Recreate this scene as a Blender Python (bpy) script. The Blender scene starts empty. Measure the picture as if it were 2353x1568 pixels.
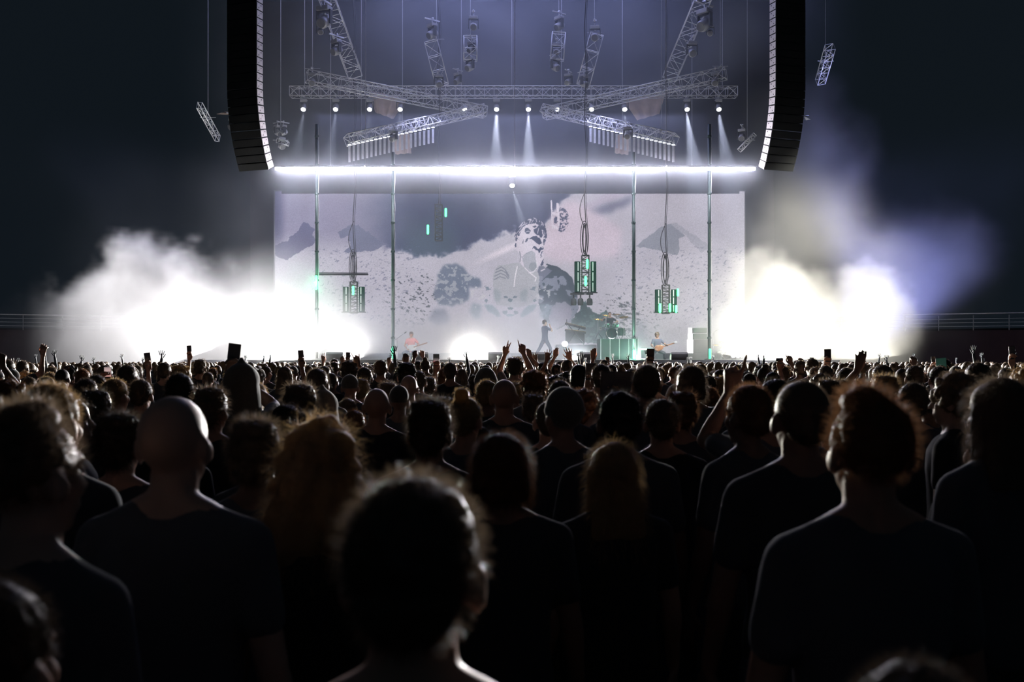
import bpy, bmesh, math, random
import numpy as np
from mathutils import Vector, Matrix, noise as mnoise
random.seed(7)
R = math.radians
PI = math.pi
C = bpy.context.scene.collection
sc = bpy.context.scene

# ---------------------------------------------------------------- camera, sky, exposure
F = 2353 * 35 / 36          # focal length in pixels of the 2353 x 1568 frame
EYE = 1.85
HOR = 815
def P(px, py, Y):
    return Vector(((px - 1176.5) / F * Y, Y, EYE - (py - HOR) / F * Y))
cam_d = bpy.data.cameras.new('camera')
cam_d.lens = 35; cam_d.sensor_width = 36; cam_d.sensor_fit = 'HORIZONTAL'
cam_d.shift_y = (HOR - 784) / 2353
cam_d.clip_start = 0.05; cam_d.clip_end = 600
cam_d.dof.use_dof = True; cam_d.dof.focus_distance = 24; cam_d.dof.aperture_fstop = 4.0
cam = bpy.data.objects.new('camera', cam_d)
cam.location = (0, 0, EYE); cam.rotation_euler = (R(90), 0, 0)
C.objects.link(cam); sc.camera = cam
sc.view_settings.view_transform = 'Standard'; sc.view_settings.look = 'None'
sc.view_settings.exposure = 0; sc.view_settings.gamma = 1
sc.view_settings.use_curve_mapping = False
cy = sc.cycles
cy.max_bounces = 3; cy.diffuse_bounces = 1; cy.glossy_bounces = 2; cy.transmission_bounces = 2
cy.volume_bounces = 0; cy.transparent_max_bounces = 8
cy.use_denoising = True; cy.adaptive_threshold = .02
cy.caustics_reflective = False; cy.caustics_refractive = False
cy.sample_clamp_indirect = 4
cy.volume_step_rate = 1.3; cy.volume_max_steps = 128

w = bpy.data.worlds.new('night_sky'); sc.world = w; w.use_nodes = True
bg = w.node_tree.nodes['Background']
bg.inputs[0].default_value = (0.45, 0.70, 1.0, 1); bg.inputs[1].default_value = 0.0112

# ---------------------------------------------------------------- lights
def look(o, target):
    o.rotation_euler = (Vector(target) - o.location).to_track_quat('-Z', 'Y').to_euler()
def spot(name, loc, target, power, angle, color=(1, 1, 1), size=0.15, blend=0.4):
    d = bpy.data.lights.new(name, 'SPOT')
    d.energy = power; d.spot_size = R(angle); d.spot_blend = blend; d.color = color; d.shadow_soft_size = size
    o = bpy.data.objects.new(name, d); o.location = loc; C.objects.link(o); look(o, target)
    return o
def point(name, loc, power, color=(1, 1, 1), size=0.3):
    d = bpy.data.lights.new(name, 'POINT')
    d.energy = power; d.color = color; d.shadow_soft_size = size
    o = bpy.data.objects.new(name, d); o.location = loc; C.objects.link(o)
    return o
def area(name, loc, target, power, sx, sy, color=(1, 1, 1), spread=180):
    d = bpy.data.lights.new(name, 'AREA'); d.shape = 'RECTANGLE'; d.size = sx; d.size_y = sy
    d.energy = power; d.color = color; d.spread = R(spread)
    o = bpy.data.objects.new(name, d); o.location = loc; C.objects.link(o); look(o, target)
    return o
WHITE = (1, .97, .96); LAV = (.62, .66, 1); BLUE = (.36, .40, 1); WARM = (1, .96, .83); GREEN = (.15, 1, .45)
# floods lying in the smoke at both sides of the stage
area('smoke_flood', P(640, 822, 44), P(560, 500, 43.4), 1600, 7.5, 2.4, WHITE)
area('smoke_flood', P(430, 822, 44), P(330, 560, 43.4), 700, 6, 2, WHITE)
area('smoke_flood', P(1770, 820, 44), P(1790, 560, 43.6), 800, 4, 2.4, WARM)
area('smoke_flood', P(800, 826, 43.4), P(760, 600, 43.4), 350, 3, 1, WHITE)
spot('blue_wash', P(1960, 850, 49), P(2060, 590, 45.6), 30000, 70, BLUE, .3, .9)
area('smoke_flood', P(1985, 822, 43.8), P(1960, 600, 43.6), 160, 3, 1.5, WARM)
spot('blue_wash', (-21, 37, 12), P(440, 490, 46), 9000, 44, (.5, .5, 1), .3, .9)  # unseen blue lamp added out front to tint the left haze
# blinders and floods aimed at the crowd
spot('front_blinder', P(1082, 822, 41.1), (0, 5, 1.2), 85000, 150, WARM, .25, .6)
spot('crowd_flood', P(640, 790, 41.8), (-1, 4, 1.4), 80000, 130, (1, .97, .86), .5, .6)
spot('crowd_flood', P(1780, 780, 41.8), (1, 4, 1.4), 80000, 130, WHITE, .5, .6)
area('light_bar_glow', P(1183, 391, 41.95), (0, 8, 1), 4000, 20, .12, (1, .95, 1))
# unseen area fill added overhead to brighten the upper haze
area('upper_haze_fill', (0, 47, 22.2), (0, 47.5, 5), 1500, 14, 8, (.45, .50, 1))
area('deck_fog_fill', (0, 43, 1.8), (0, 45, 6), 110, 12, .8, (.85, .88, 1))  # fill added to whiten the low fog over the deck
for x in (698, 772, 850, 920, 1141, 1214, 1359, 1435, 1578, 1651):
    spot('moving_head_beam', P(x, 258, 49.8), P(x + (x - 1176) * .12, 600, 48), 12000 if x not in (850, 920, 1359, 1435) else 3000, 17, (.80, .84, 1), .06)
spot('key_spot', P(1177, 432, 50.5), P(1215, 560, 49.6), 9000, 15, (.9, .93, 1), .04)
spot('smoke_fill', (-15, 30, 13), P(400, 670, 44), 56000, 44, (1, .97, 1), .3, .8)  # unseen fill added on the audience side to model the left billows
spot('smoke_fill', P(560, 850, 41.0), P(420, 640, 44), 7000, 90, (1, .97, 1), .3, .9)  # low fill added to carry light up into the left cloud
spot('smoke_fill', (16, 30, 13), P(1850, 680, 44), 56000, 40, WARM, .3, .8)  # matching unseen fill added for the right billows
spot('smoke_fill', P(1800, 850, 41.0), P(1830, 640, 44), 6000, 90, WARM, .3, .9)  # low fill added under the right cloud
point('blinder_glow', P(1082, 820, 41.9), 500, WARM, .12)
point('blinder_glow', P(1335, 822, 42.6), 120, WHITE, .1)
point('green_riser_fill', P(1455, 800, 44.6), 16, GREEN, .2)  # green points added to deepen the riser's colour, no lamps of their own
point('green_riser_fill', P(1400, 770, 45.3), 7, GREEN, .2)
area('truss_haze_fill', (0, 46, 12.9), (0, 46, 5), 360, 18, 1, (.55, .58, 1))  # fill without a fixture, added to lift the lavender haze below the trusses
# ---------------------------------------------------------------- mesh builder and scene bookkeeping
def frame(d, up=None):
    d = Vector(d).normalized()
    u = Vector(up) if up is not None else (Vector((0, 0, 1)) if abs(d.z) < .95 else Vector((0, 1, 0)))
    x = u.cross(d).normalized(); y = d.cross(x).normalized()
    return x, y, d
class MB:
    def __init__(s): s.v = []; s.f = []; s.mi = []; s.cur = 0
    def _add(s, vs, fs):
        b = len(s.v); s.v += [tuple(p) for p in vs]; s.f += [tuple(b + i for i in f) for f in fs]; s.mi += [s.cur] * len(fs)
    def box(s, c, d, rot=None, taper=1.0):
        c = Vector(c); h = Vector(d) / 2; vs = []
        for z in (-1, 1):
            t = taper if z > 0 else 1
            for y in (-1, 1):
                for x in (-1, 1):
                    p = Vector((x * h.x * t, y * h.y * t, z * h.z))
                    if rot is not None: p = rot @ p
                    vs.append(c + p)
        s._add(vs, [(0, 2, 3, 1), (4, 5, 7, 6), (0, 1, 5, 4), (2, 6, 7, 3), (0, 4, 6, 2), (1, 3, 7, 5)]); return s
    def rbox(s, c, d, r, rot=None):      # box with chamfered edges
        bm = bmesh.new(); bmesh.ops.create_cube(bm, size=1)
        for v in bm.verts: v.co = Vector((v.co.x * d[0], v.co.y * d[1], v.co.z * d[2]))
        bmesh.ops.bevel(bm, geom=bm.edges[:], offset=r, segments=2, affect='EDGES', profile=.5)
        bm.verts.ensure_lookup_table()
        vs = [Vector(c) + ((rot @ v.co) if rot is not None else v.co) for v in bm.verts]
        fs = [tuple(v.index for v in f.verts) for f in bm.faces]; bm.free(); s._add(vs, fs); return s
    def rings(s, rs, cap=True):          # rs: list of lists of points
        n = len(rs[0]); vs = [p for r in rs for p in r]; fs = []
        for i in range(len(rs) - 1):
            for j in range(n):
                k = (j + 1) % n
                fs.append((i * n + j, i * n + k, (i + 1) * n + k, (i + 1) * n + j))
        if cap:
            fs.append(tuple(range(n - 1, -1, -1))); fs.append(tuple((len(rs) - 1) * n + j for j in range(n)))
        s._add(vs, fs); return s
    def tube(s, p0, p1, r0, r1=None, n=8):
        r1 = r0 if r1 is None else r1; p0 = Vector(p0); p1 = Vector(p1)
        x, y, d = frame(p1 - p0)
        return s.rings([[p + (x * math.cos(a) + y * math.sin(a)) * r for a in [2 * PI * k / n for k in range(n)]] for p, r in ((p0, r0), (p1, r1))])
    def capsule(s, p0, p1, r0, r1=None, n=10, fx=1.0, up=None):
        """round cone: closed, with hemispherical ends"""
        r1 = r0 if r1 is None else r1; p0 = Vector(p0); p1 = Vector(p1)
        x, y, d = frame(p1 - p0, up); rs = []
        for t in (-80, -50, -20, 0): rs.append((p0 + d * r0 * math.sin(R(t)), r0 * math.cos(R(t))))
        for t in (0, 20, 50, 80): rs.append((p1 + d * r1 * math.sin(R(t)), r1 * math.cos(R(t))))
        return s.rings([[c + (x * math.cos(a) * fx + y * math.sin(a)) * r for a in [2 * PI * k / n for k in range(n)]] for c, r in rs])
    def ell(s, c, r, n=12, m=8, rot=None):
        c = Vector(c); rs = []
        for i in range(m + 1):
            t = -PI / 2 + PI * (i + .0) / m
            t = max(-1.52, min(1.52, t)); ring = []
            for k in range(n):
                a = 2 * PI * k / n
                p = Vector((r[0] * math.cos(t) * math.cos(a), r[1] * math.cos(t) * math.sin(a), r[2] * math.sin(t)))
                ring.append(c + ((rot @ p) if rot is not None else p))
            rs.append(ring)
        return s.rings(rs)
    def loft(s, secs, n=16):             # (x, y, z, rx, ry)
        return s.rings([[Vector((x + rx * math.cos(2 * PI * k / n), y + ry * math.sin(2 * PI * k / n), z)) for k in range(n)] for x, y, z, rx, ry in secs])
    def path(s, pts, r, n=6):
        pts = [Vector(p) for p in pts]; rs = []
        for i, p in enumerate(pts):
            d = pts[min(i + 1, len(pts) - 1)] - pts[max(i - 1, 0)]
            x, y, _ = frame(d, (0, 1, .01)); rr = r[i] if isinstance(r, (list, tuple)) else r
            rs.append([p + (x * math.cos(2 * PI * k / n) + y * math.sin(2 * PI * k / n)) * rr for k in range(n)])
        return s.rings(rs)
    def lathe(s, c, prof, n=20, rot=None):   # prof: (radius, z)
        c = Vector(c)
        return s.rings([[c + ((rot @ Vector((r * math.cos(2 * PI * k / n), r * math.sin(2 * PI * k / n), z))) if rot is not None else Vector((r * math.cos(2 * PI * k / n), r * math.sin(2 * PI * k / n), z))) for k in range(n)] for r, z in prof])
    def mesh(s, name, mats, smooth=False):
        me = bpy.data.meshes.new(name); me.from_pydata(s.v, [], s.f)
        for m in (mats if isinstance(mats, (list, tuple)) else [mats]): me.materials.append(m)
        if any(s.mi): me.polygons.foreach_set('material_index', s.mi)
        if smooth: me.polygons.foreach_set('use_smooth', [True] * len(s.f))
        me.update(); return me
    def build(s, name, mats, parent=None, smooth=False, loc=(0, 0, 0)):
        o = bpy.data.objects.new(name, s.mesh(name, mats, smooth)); C.objects.link(o)
        o.location = loc
        if parent is not None: o.parent = parent
        return o
def tag(o, label, cat, group=None, kind=None):
    o['label'] = label; o['category'] = cat
    if group: o['group'] = group
    if kind: o['kind'] = kind
    return o
def thing(name, label, cat, loc=(0, 0, 0), rotz=0, group=None):
    o = bpy.data.objects.new(name, None); C.objects.link(o); o.location = loc; o.rotation_euler = (0, 0, rotz)
    o.empty_display_size = .1
    return tag(o, label, cat, group)
def struct(o): o['kind'] = 'structure'; return o
def dup(root, loc, rotz=0, label=None, group=None, scale=None):
    r = root.copy(); C.objects.link(r); r.location = loc; r.rotation_euler = (0, 0, rotz)
    if label: r['label'] = label
    if group: r['group'] = group
    if scale is not None: r.scale = scale
    for ch in list(root.children):
        c = ch.copy(); C.objects.link(c); c.parent = r
        for g in ch.children:
            d = g.copy(); C.objects.link(d); d.parent = c
    return r
def child(me, name, parent, loc=(0, 0, 0)):
    o = bpy.data.objects.new(name, me); C.objects.link(o); o.parent = parent; o.location = loc; return o
def remeshed(mb, name, voxel, smooth=2, mats=(), disp=None, factor=.5):
    """the overlapping pieces in mb fused into one continuous skin"""
    me = mb.mesh(name + '_raw', [])
    o = bpy.data.objects.new(name + '_raw', me); C.objects.link(o)
    m = o.modifiers.new('r', 'REMESH'); m.mode = 'VOXEL'; m.voxel_size = voxel
    if smooth:
        k = o.modifiers.new('s', 'SMOOTH'); k.iterations = smooth; k.factor = factor
    dg = bpy.context.evaluated_depsgraph_get()
    out = bpy.data.meshes.new_from_object(o.evaluated_get(dg)); out.name = name
    bpy.data.objects.remove(o); bpy.data.meshes.remove(me)
    if disp:
        for v in out.vertices: v.co = disp(v.co)
    out.materials.clear()
    for x in mats: out.materials.append(x)
    out.polygons.foreach_set('use_smooth', [True] * len(out.polygons))
    return out

# ---------------------------------------------------------------- materials (all node based)
def mat(name, col, rough=.6, metal=0.0, var=.25, scale=8, emit=None, strength=0, spread=0, transl=0, sheen=0, spec=.5):
    m = bpy.data.materials.new(name); m.use_nodes = True; nt = m.node_tree; nd = nt.nodes; b = nd['Principled BSDF']
    b.inputs['Roughness'].default_value = rough; b.inputs['Metallic'].default_value = metal
    b.inputs['Specular IOR Level'].default_value = spec
    if sheen: b.inputs['Sheen Weight'].default_value = sheen
    tc = nd.new('ShaderNodeTexCoord'); nz = nd.new('ShaderNodeTexNoise'); nz.inputs['Scale'].default_value = scale; nz.inputs['Detail'].default_value = 4
    nt.links.new(tc.outputs['Object'], nz.inputs['Vector'])
    hv = nd.new('ShaderNodeHueSaturation'); hv.inputs['Color'].default_value = (*col, 1)
    mr = nd.new('ShaderNodeMapRange'); mr.inputs['To Min'].default_value = 1 - var; mr.inputs['To Max'].default_value = 1 + var
    nt.links.new(nz.outputs[0], mr.inputs['Value'])
    last = mr.outputs[0]
    if spread:      # every object of a kind a little different
        oi = nd.new('ShaderNodeObjectInfo'); m2 = nd.new('ShaderNodeMapRange'); m2.inputs['To Min'].default_value = 1 - spread; m2.inputs['To Max'].default_value = 1 + spread
        nt.links.new(oi.outputs['Random'], m2.inputs['Value'])
        mu = nd.new('ShaderNodeMath'); mu.operation = 'MULTIPLY'; nt.links.new(last, mu.inputs[0]); nt.links.new(m2.outputs[0], mu.inputs[1]); last = mu.outputs[0]
    nt.links.new(last, hv.inputs['Value']); nt.links.new(hv.outputs[0], b.inputs['Base Color'])
    if emit:
        b.inputs['Emission Color'].default_value = (*emit, 1); b.inputs['Emission Strength'].default_value = strength
    if transl:
        tr = nd.new('ShaderNodeBsdfTranslucent'); mx = nd.new('ShaderNodeMixShader'); mx.inputs[0].default_value = transl
        nt.links.new(hv.outputs[0], tr.inputs[0]); nt.links.new(b.outputs[0], mx.inputs[1]); nt.links.new(tr.outputs[0], mx.inputs[2])
        nt.links.new(mx.outputs[0], nd['Material Output'].inputs['Surface'])
    return m
M = {
    'alu': mat('aluminium_truss', (.60, .60, .63), .4, .4, .2),
    'black': mat('black_powder_coat', (.025, .027, .03), .5, 0, .3),
    'cabinet': mat('speaker_cabinet', (.03, .032, .035), .55, 0, .3),
    'cabinet_side': mat('speaker_side', (.45, .42, .45), .5, 0, .4, 20),
    'grille': mat('speaker_grille', (.012, .013, .014), .7, 0, .3, 60),
    'deck': mat('stage_deck', (.05, .05, .055), .45, 0, .3),
    'drape': mat('black_drape', (.004, .004, .006), 1.0, 0, .3),
    'chrome': mat('chrome', (.7, .7, .72), .15, 1, .05),
    'cable': mat('cable', (.02, .02, .022), .5, 0, .2),
    'ground': mat('trodden_ground', (.05, .045, .04), .95, 0, .4, 2),
    'rail': mat('galvanised_rail', (.5, .5, .52), .4, .5, .2),
    'stand_wall': mat('red_stand_wall', (.06, .028, .03), .8, 0, .3, 3),
    'skin': mat('skin', (.42, .24, .17), .5, 0, .12, 12, spread=.55, spec=.5),
    'skin_light': mat('fair_skin', (.50, .34, .27), .45, 0, .1, 12, spec=.5),
    'shirt': mat('dark_shirt', (.055, .062, .075), .9, 0, .3, 6, spread=.9, sheen=.15),
    'trousers': mat('trousers', (.08, .09, .12), .9, 0, .3, 6, spread=.6),
    'hair': mat('dark_hair', (.11, .08, .055), .45, 0, .35, 30, spread=.85, transl=.35),
    'hair_blond': mat('fair_hair', (.36, .24, .12), .45, 0, .3, 30, spread=.3, transl=.4),
    'hair_auburn': mat('auburn_hair', (.20, .10, .05), .45, 0, .3, 30, spread=.3, transl=.4),
    'hair_pink': mat('pink_hair', (.5, .04, .18), .5, 0, .2, 30, transl=.3),
    'knit': mat('knitted_wool', (.12, .11, .09), .95, 0, .4, 90, spread=.6, sheen=.5),
    'shoe': mat('shoe_rubber', (.02, .02, .02), .7, 0, .2),
    'led_bar': mat('led_bar_light', (.8, .8, .8), .5, 0, 0, emit=(.95, .90, 1), strength=110),
    'green': mat('green_tube_light', (.1, .8, .4), .5, 0, 0, emit=(.05, 1, .13), strength=4.5),
    'green_dim': mat('green_tube_soft_light', (.1, .8, .4), .5, 0, 0, emit=(.04, 1, .42), strength=1.2),
    'lens': mat('lit_lamp_lens', (.8, .8, .8), .3, 0, 0, emit=(.93, .96, 1), strength=14),
    'lens_hot': mat('hot_lamp_lens', (.8, .8, .8), .3, 0, 0, emit=(1, .96, .88), strength=1200),
    'lens_off': mat('lamp_glass', (.08, .08, .09), .1, 0, .1),
    'fixture': mat('fixture_shell', (.30, .30, .32), .45, .2, .3, 20),
    'scrim': mat('scrim_panel', (.62, .50, .45), .8, 0, .35, 3, transl=.5),
    'slat': mat('hanging_slat', (.62, .64, .72), .35, .3, .3, 5),
    'white_glow': mat('white_glow_emission', (.8, .8, .8), .5, 0, .05, emit=(1, .95, 1), strength=2.2),
    'gold': mat('brass', (.85, .6, .18), .25, .9, .2),
    'drum': mat('pearl_drum_shell', (.75, .74, .76), .3, .1, .15),
    'drum_green': mat('dark_green_lacquer', (.008, .055, .034), .6, 0, .3),
    'pod_panel': mat('dark_green_pod_panel', (.004, .028, .018), .9, 0, .3, spec=.1),
    'suit': mat('navy_suit', (.04, .055, .10), .8, 0, .2),
    'jacket': mat('blue_grey_jacket', (.11, .12, .19), .8, 0, .2),
    'pink_lit_shirt': mat('shirt_lit_pink', (.8, .3, .3), .8, 0, .2),  # pink stage light put into the shirt colour
    'wood': mat('guitar_wood', (.30, .13, .05), .3, 0, .3, 10),
    'eye': mat('eyeball', (.75, .73, .7), .2, 0, .05),
}
# ---------------------------------------------------------------- the big video screen: its picture is rasterised here onto a fine grid of lit pixels
SX0, SX1, SY0, SY1 = 632, 1711, 440, 812
NX, NY = 1000, 346
gx, gy = np.meshgrid(np.linspace(SX0, SX1, NX), np.linspace(SY0, SY1, NY))
rng = np.random.RandomState(3)
def vnoise(x, y, seed):
    xi = np.floor(x).astype(int); yi = np.floor(y).astype(int); fx = x - xi; fy = y - yi
    fx = fx * fx * (3 - 2 * fx); fy = fy * fy * (3 - 2 * fy)
    def h(a, b):
        n = (a * 374761393 + b * 668265263 + seed * 974634777) & 0x7fffffff
        n = ((n ^ (n >> 13)) * 1274126177) & 0x7fffffff
        return ((n ^ (n >> 16)) & 0xffff) / 65535.0
    return (h(xi, yi) * (1 - fx) + h(xi + 1, yi) * fx) * (1 - fy) + (h(xi, yi + 1) * (1 - fx) + h(xi + 1, yi + 1) * fx) * fy
def fbm(x, y, seed, oct=4):
    t = 0; a = .5; s = 0
    for k in range(oct): t = t + a * vnoise(x * 2 ** k, y * 2 ** k, seed + k); s += a; a *= .5
    return t / s
def inpoly(poly, wob=0, ws=10, seed=1):
    X = gx; Y = gy
    if wob:
        X = gx + (fbm(gx / ws, gy / ws, seed) - .5) * 2 * wob; Y = gy + (fbm(gx / ws, gy / ws, seed + 50) - .5) * 2 * wob
    ins = np.zeros(gx.shape, bool); n = len(poly); j = n - 1
    for i in range(n):
        xi, yi = poly[i]; xj, yj = poly[j]
        if yi != yj:
            c = ((yi > Y) != (yj > Y)) & (X < (xj - xi) * (Y - yi) / (yj - yi) + xi); ins ^= c
        j = i
    return ins
def stroke(pts, wd):
    d = np.full(gx.shape, 1e9)
    for (x0, y0), (x1, y1) in zip(pts, pts[1:]):
        L = max(1e-6, (x1 - x0) ** 2 + (y1 - y0) ** 2)
        t = np.clip(((gx - x0) * (x1 - x0) + (gy - y0) * (y1 - y0)) / L, 0, 1)
        d = np.minimum(d, np.hypot(gx - x0 - t * (x1 - x0), gy - y0 - t * (y1 - y0)))
    return np.clip(1.2 - d / wd, 0, 1)
img = np.empty(gx.shape + (3,)); img[:] = (.76, .74, .80)
def put(mask, col, a=1.0):
    k = (np.asarray(mask, float) * a)[..., None]; img[:] = img * (1 - k) + np.array(col) * k
def sm(x, a, b): t = np.clip((x - a) / (b - a), 0, 1); return t * t * (3 - 2 * t)
def Z7(*pp): return [(1060 + x / 5.227, 460 + y / 5.227) for x, y in pp]
def Z3(*pp): return [(600 + x / 3.409, 400 + y / 3.409) for x, y in pp]
def Z4(*pp): return [(1080 + x / 3.409, 400 + y / 3.409) for x, y in pp]
LIGHT = (.86, .82, .88); DARK = (.17, .21, .35); DTEAL = (.12, .20, .25); MID = (.44, .46, .54)
def blur(m, r):
    m = m.astype(float); r = int(r)
    for ax in (0, 1):
        for _ in range(2):
            p = np.pad(m, [(r, r) if a == ax else (0, 0) for a in (0, 1)], mode='edge'); c = np.cumsum(p, ax)
            c = np.concatenate([np.zeros_like(np.take(c, [0], ax)), c], ax)
            n_ = m.shape[ax]; m = (np.take(c, range(2 * r + 1, 2 * r + 1 + n_), ax) - np.take(c, range(0, n_), ax)) / (2 * r + 1)
    return m
def ZA(*pp): return [(900 + x / 3.92, 430 + y / 3.92) for x, y in pp]
n1 = fbm(gx / 60, gy / 40, 5)
# dusk sky and drifting snow cloud
put(sm(gy, 600, 520) * sm(gx, 1000, 760), (.50, .48, .60), .75)
skyline = np.interp(gx, [632, 860, 900, 960, 1010, 1060, 1100, 1150, 1185, 1215, 1250, 1290, 1330], [560, 565, 578, 590, 588, 578, 560, 545, 530, 535, 520, 470, 440]) + (fbm(gx / 14, gy / 14, 8) - .5) * 26
put(sm(skyline - gy, -3, 12) * sm(gx + 60 * n1, 800, 1000) * sm(1335 - gx, 0, 40), DARK, .95)
put(sm(skyline - gy, -3, 12) * sm(gx, 890, 960) * sm(1080 - gx, 0, 60) * sm(gy, 470, 560), (.22, .33, .38), .6)
# mountains, the same slope mirrored on both sides
mtn = Z3((600, 460), (700, 395), (760, 400), (870, 480), (980, 555), (880, 600), (760, 615), (640, 615), (700, 560), (680, 490), (620, 500))
put(inpoly(mtn, 4, 8), (.40, .42, .53), .85)
put(inpoly([(1461, 566), (1495, 540), (1520, 521), (1540, 515), (1576, 541), (1558, 548), (1562, 570), (1555, 588), (1520, 577)], 3, 8), (.52, .54, .60), .8)
put(inpoly([(1576, 541), (1540, 515), (1550, 512), (1640, 570), (1610, 580)], 4, 9), (.62, .62, .68), .6)
put(inpoly(Z3((110, 560), (270, 480), (330, 370), (415, 430), (415, 550), (300, 620), (180, 680), (120, 640)), 9, 12), (.30, .30, .44), .75)
put(sm(gx, 664, 632) * sm(gy, 620, 520), (.20, .20, .33), .8)
# wind-blown specks on the slopes
sp = fbm(gx / 5.0 + gy / 11, gy / 3.2, 21, 3)
reg = sm(gy, 545, 580) * (sm(1010 - gx, 0, 60) + sm(gx, 1380, 1420) * .9) * sm(gx, 690, 740)
put((sp > .70) * sm(reg * (fbm(gx / 40, gy / 30, 30) + .25), .3, .7), (.45, .46, .56), .7)
dens = np.exp(-(((gx - 1440) / 62) ** 2 + ((gy - 735) / 62) ** 2)) + .6 * np.exp(-(((gx - 950) / 60) ** 2 + ((gy - 690) / 70) ** 2))
sp2 = fbm(gx / 6.0 - gy / 9, gy / 3.6, 44, 3)
put((sp2 > .76 - .17 * dens) * sm(dens, .1, .3), (.20, .24, .27), .9)
# white beam left of the singer and the one at the upper right
put(stroke([(1078, 612), (1130, 588), (1188, 562)], 9) * sm(gx, 1070, 1150), (.95, .90, .95), .8)
put(blur(inpoly([(1335, 476), (1400, 441), (1450, 441), (1350, 490)], 3, 10), 2), (.74, .70, .78), .8)
put(blur(inpoly([(1352, 488), (1400, 466), (1455, 450), (1450, 470), (1380, 496)], 5, 10), 5), (.38, .39, .50), .8)
# light haze right of the head
put(blur(inpoly([(1250, 530), (1275, 480), (1300, 462), (1330, 465), (1345, 478), (1390, 500), (1430, 530), (1420, 590), (1300, 605), (1240, 590)], 7, 14), 7), (.86, .79, .86), .9)
tree = fbm(gx / 3.0, gy / 3.0, 61, 3)
put((tree > .5) * np.exp(-(((gx - 1290) / 16) ** 2 + ((gy - 505) / 26) ** 2)) * 1.6 > .5, DARK, .85)
for a in (Z7((1072, 0), (1085, 330), (1098, 330), (1090, 0)), Z7((1140, 30), (1160, 310), (1184, 310), (1172, 40)), Z7((1085, 140), (1160, 160), (1160, 185), (1085, 165)), Z7((1085, 290), (1160, 320), (1170, 350), (1085, 340))):
    put(inpoly(a, 1, 4), (.90, .86, .92))
# ---- the singer's portrait in hard black and white
put(inpoly(Z7((400, 830), (440, 785), (560, 770), (670, 750), (700, 760), (820, 860), (960, 850), (1090, 850), (1000, 930), (940, 1010), (930, 1200), (700, 1300), (420, 1260), (380, 1040), (385, 900)), 2, 12), (.70, .70, .74))
put(inpoly(Z7((650, 520), (640, 420), (680, 330), (760, 280), (800, 290), (900, 280), (960, 330), (1000, 400), (1012, 470), (990, 560), (985, 640), (990, 720), (920, 800), (840, 870), (740, 800), (700, 740), (712, 660), (640, 570))), LIGHT)
put(inpoly(Z7((660, 430), (652, 360), (690, 310), (740, 255), (800, 222), (880, 205), (950, 245), (1000, 280), (1022, 380), (1025, 450), (1000, 440), (985, 380), (960, 330), (930, 292), (880, 280), (800, 290), (740, 330), (700, 380)), 3, 5), DARK)
for s_ in (((690, 330), (740, 270)), ((800, 240), (830, 232), (845, 245)), ((870, 215), (895, 225), (905, 260)), ((700, 360), (730, 310), (760, 290)), ((960, 260), (985, 290), (960, 300)), ((990, 360), (1005, 400), (1000, 430)), ((740, 380), (745, 330), (780, 300)), ((660, 440), (665, 400), (690, 370)), ((930, 300), (920, 340), (935, 380))):
    put(stroke(Z7(*s_), 1.3), LIGHT, .9)
hs = fbm(gx / 1.8 + gy / 5, gy / 4.5, 131, 2)
put(inpoly(Z7((640, 420), (652, 360), (690, 305), (745, 330), (705, 400), (690, 470), (662, 500), (645, 480))) * (hs < .5), DARK, .9)
put(inpoly(Z7((980, 330), (1020, 360), (1030, 450), (1005, 520), (985, 600), (965, 700), (945, 690), (970, 560), (985, 450))) * (hs < .47), DARK, .8)
put(inpoly(Z7((690, 330), (740, 262), (800, 230), (880, 215), (950, 255), (1000, 290), (1010, 330), (940, 290), (800, 285))) * (hs > .66), LIGHT, .8)
for a in (((762, 345), (800, 328), (835, 368), (822, 395), (790, 408), (762, 385)), ((866, 352), (905, 338), (930, 296), (960, 330), (980, 430), (960, 460), (930, 425), (900, 418), (872, 385)), ((815, 462), (858, 435), (900, 428), (950, 465), (968, 520), (935, 540), (890, 505), (850, 472)), ((765, 500), (780, 462), (808, 455), (798, 485), (775, 515)), ((848, 592), (868, 550), (900, 558), (928, 605), (895, 602), (866, 572)), ((850, 318), (885, 305), (905, 318), (880, 335)), ((640, 560), (650, 510), (664, 520), (655, 570)), ((915, 600), (960, 560), (972, 580), (935, 640)), ((975, 520), (990, 460), (1000, 470), (985, 540)), ((950, 780), (985, 700), (990, 760), (965, 800)), ((735, 520), (745, 470), (752, 480), (742, 530))):
    put(inpoly(Z7(*a), 1.2, 3), DARK)
put(stroke(Z7((775, 385), (800, 372), (822, 380)), 1.0), LIGHT); put(stroke(Z7((915, 400), (925, 360), (930, 340)), 1.0), LIGHT)
put(inpoly(Z7((735, 700), (780, 640), (850, 608), (885, 640), (905, 740), (912, 810), (870, 862), (820, 872), (760, 812)), 2, 5), (.68, .68, .73))
put(np.hypot((gx - 1225.5), (gy - 613)) < 10, (.58, .60, .64)); put(stroke(Z7((905, 740), (912, 810), (870, 862), (820, 872), (760, 812)), 1.3), (.93, .90, .94))
put(stroke(Z7((730, 690), (780, 640), (850, 612)), 1.0), (.55, .56, .62))
for s_ in (((420, 835), (480, 803), (525, 835), (570, 905)), ((412, 870), (480, 842), (535, 872), (572, 930)), ((402, 915), (470, 880), (530, 905), (565, 945)), ((395, 958), (460, 920), (530, 940)), ((700, 620), (715, 680), (705, 740))):
    put(stroke(Z7(*s_), 1.4), (.45, .47, .53), .85)
put(stroke(Z7((672, 800), (650, 900), (633, 1040)), 1.5), (.95, .92, .96)); put(stroke(Z7((820, 872), (900, 935), (885, 975)), 1.6), (.95, .92, .96))
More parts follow.
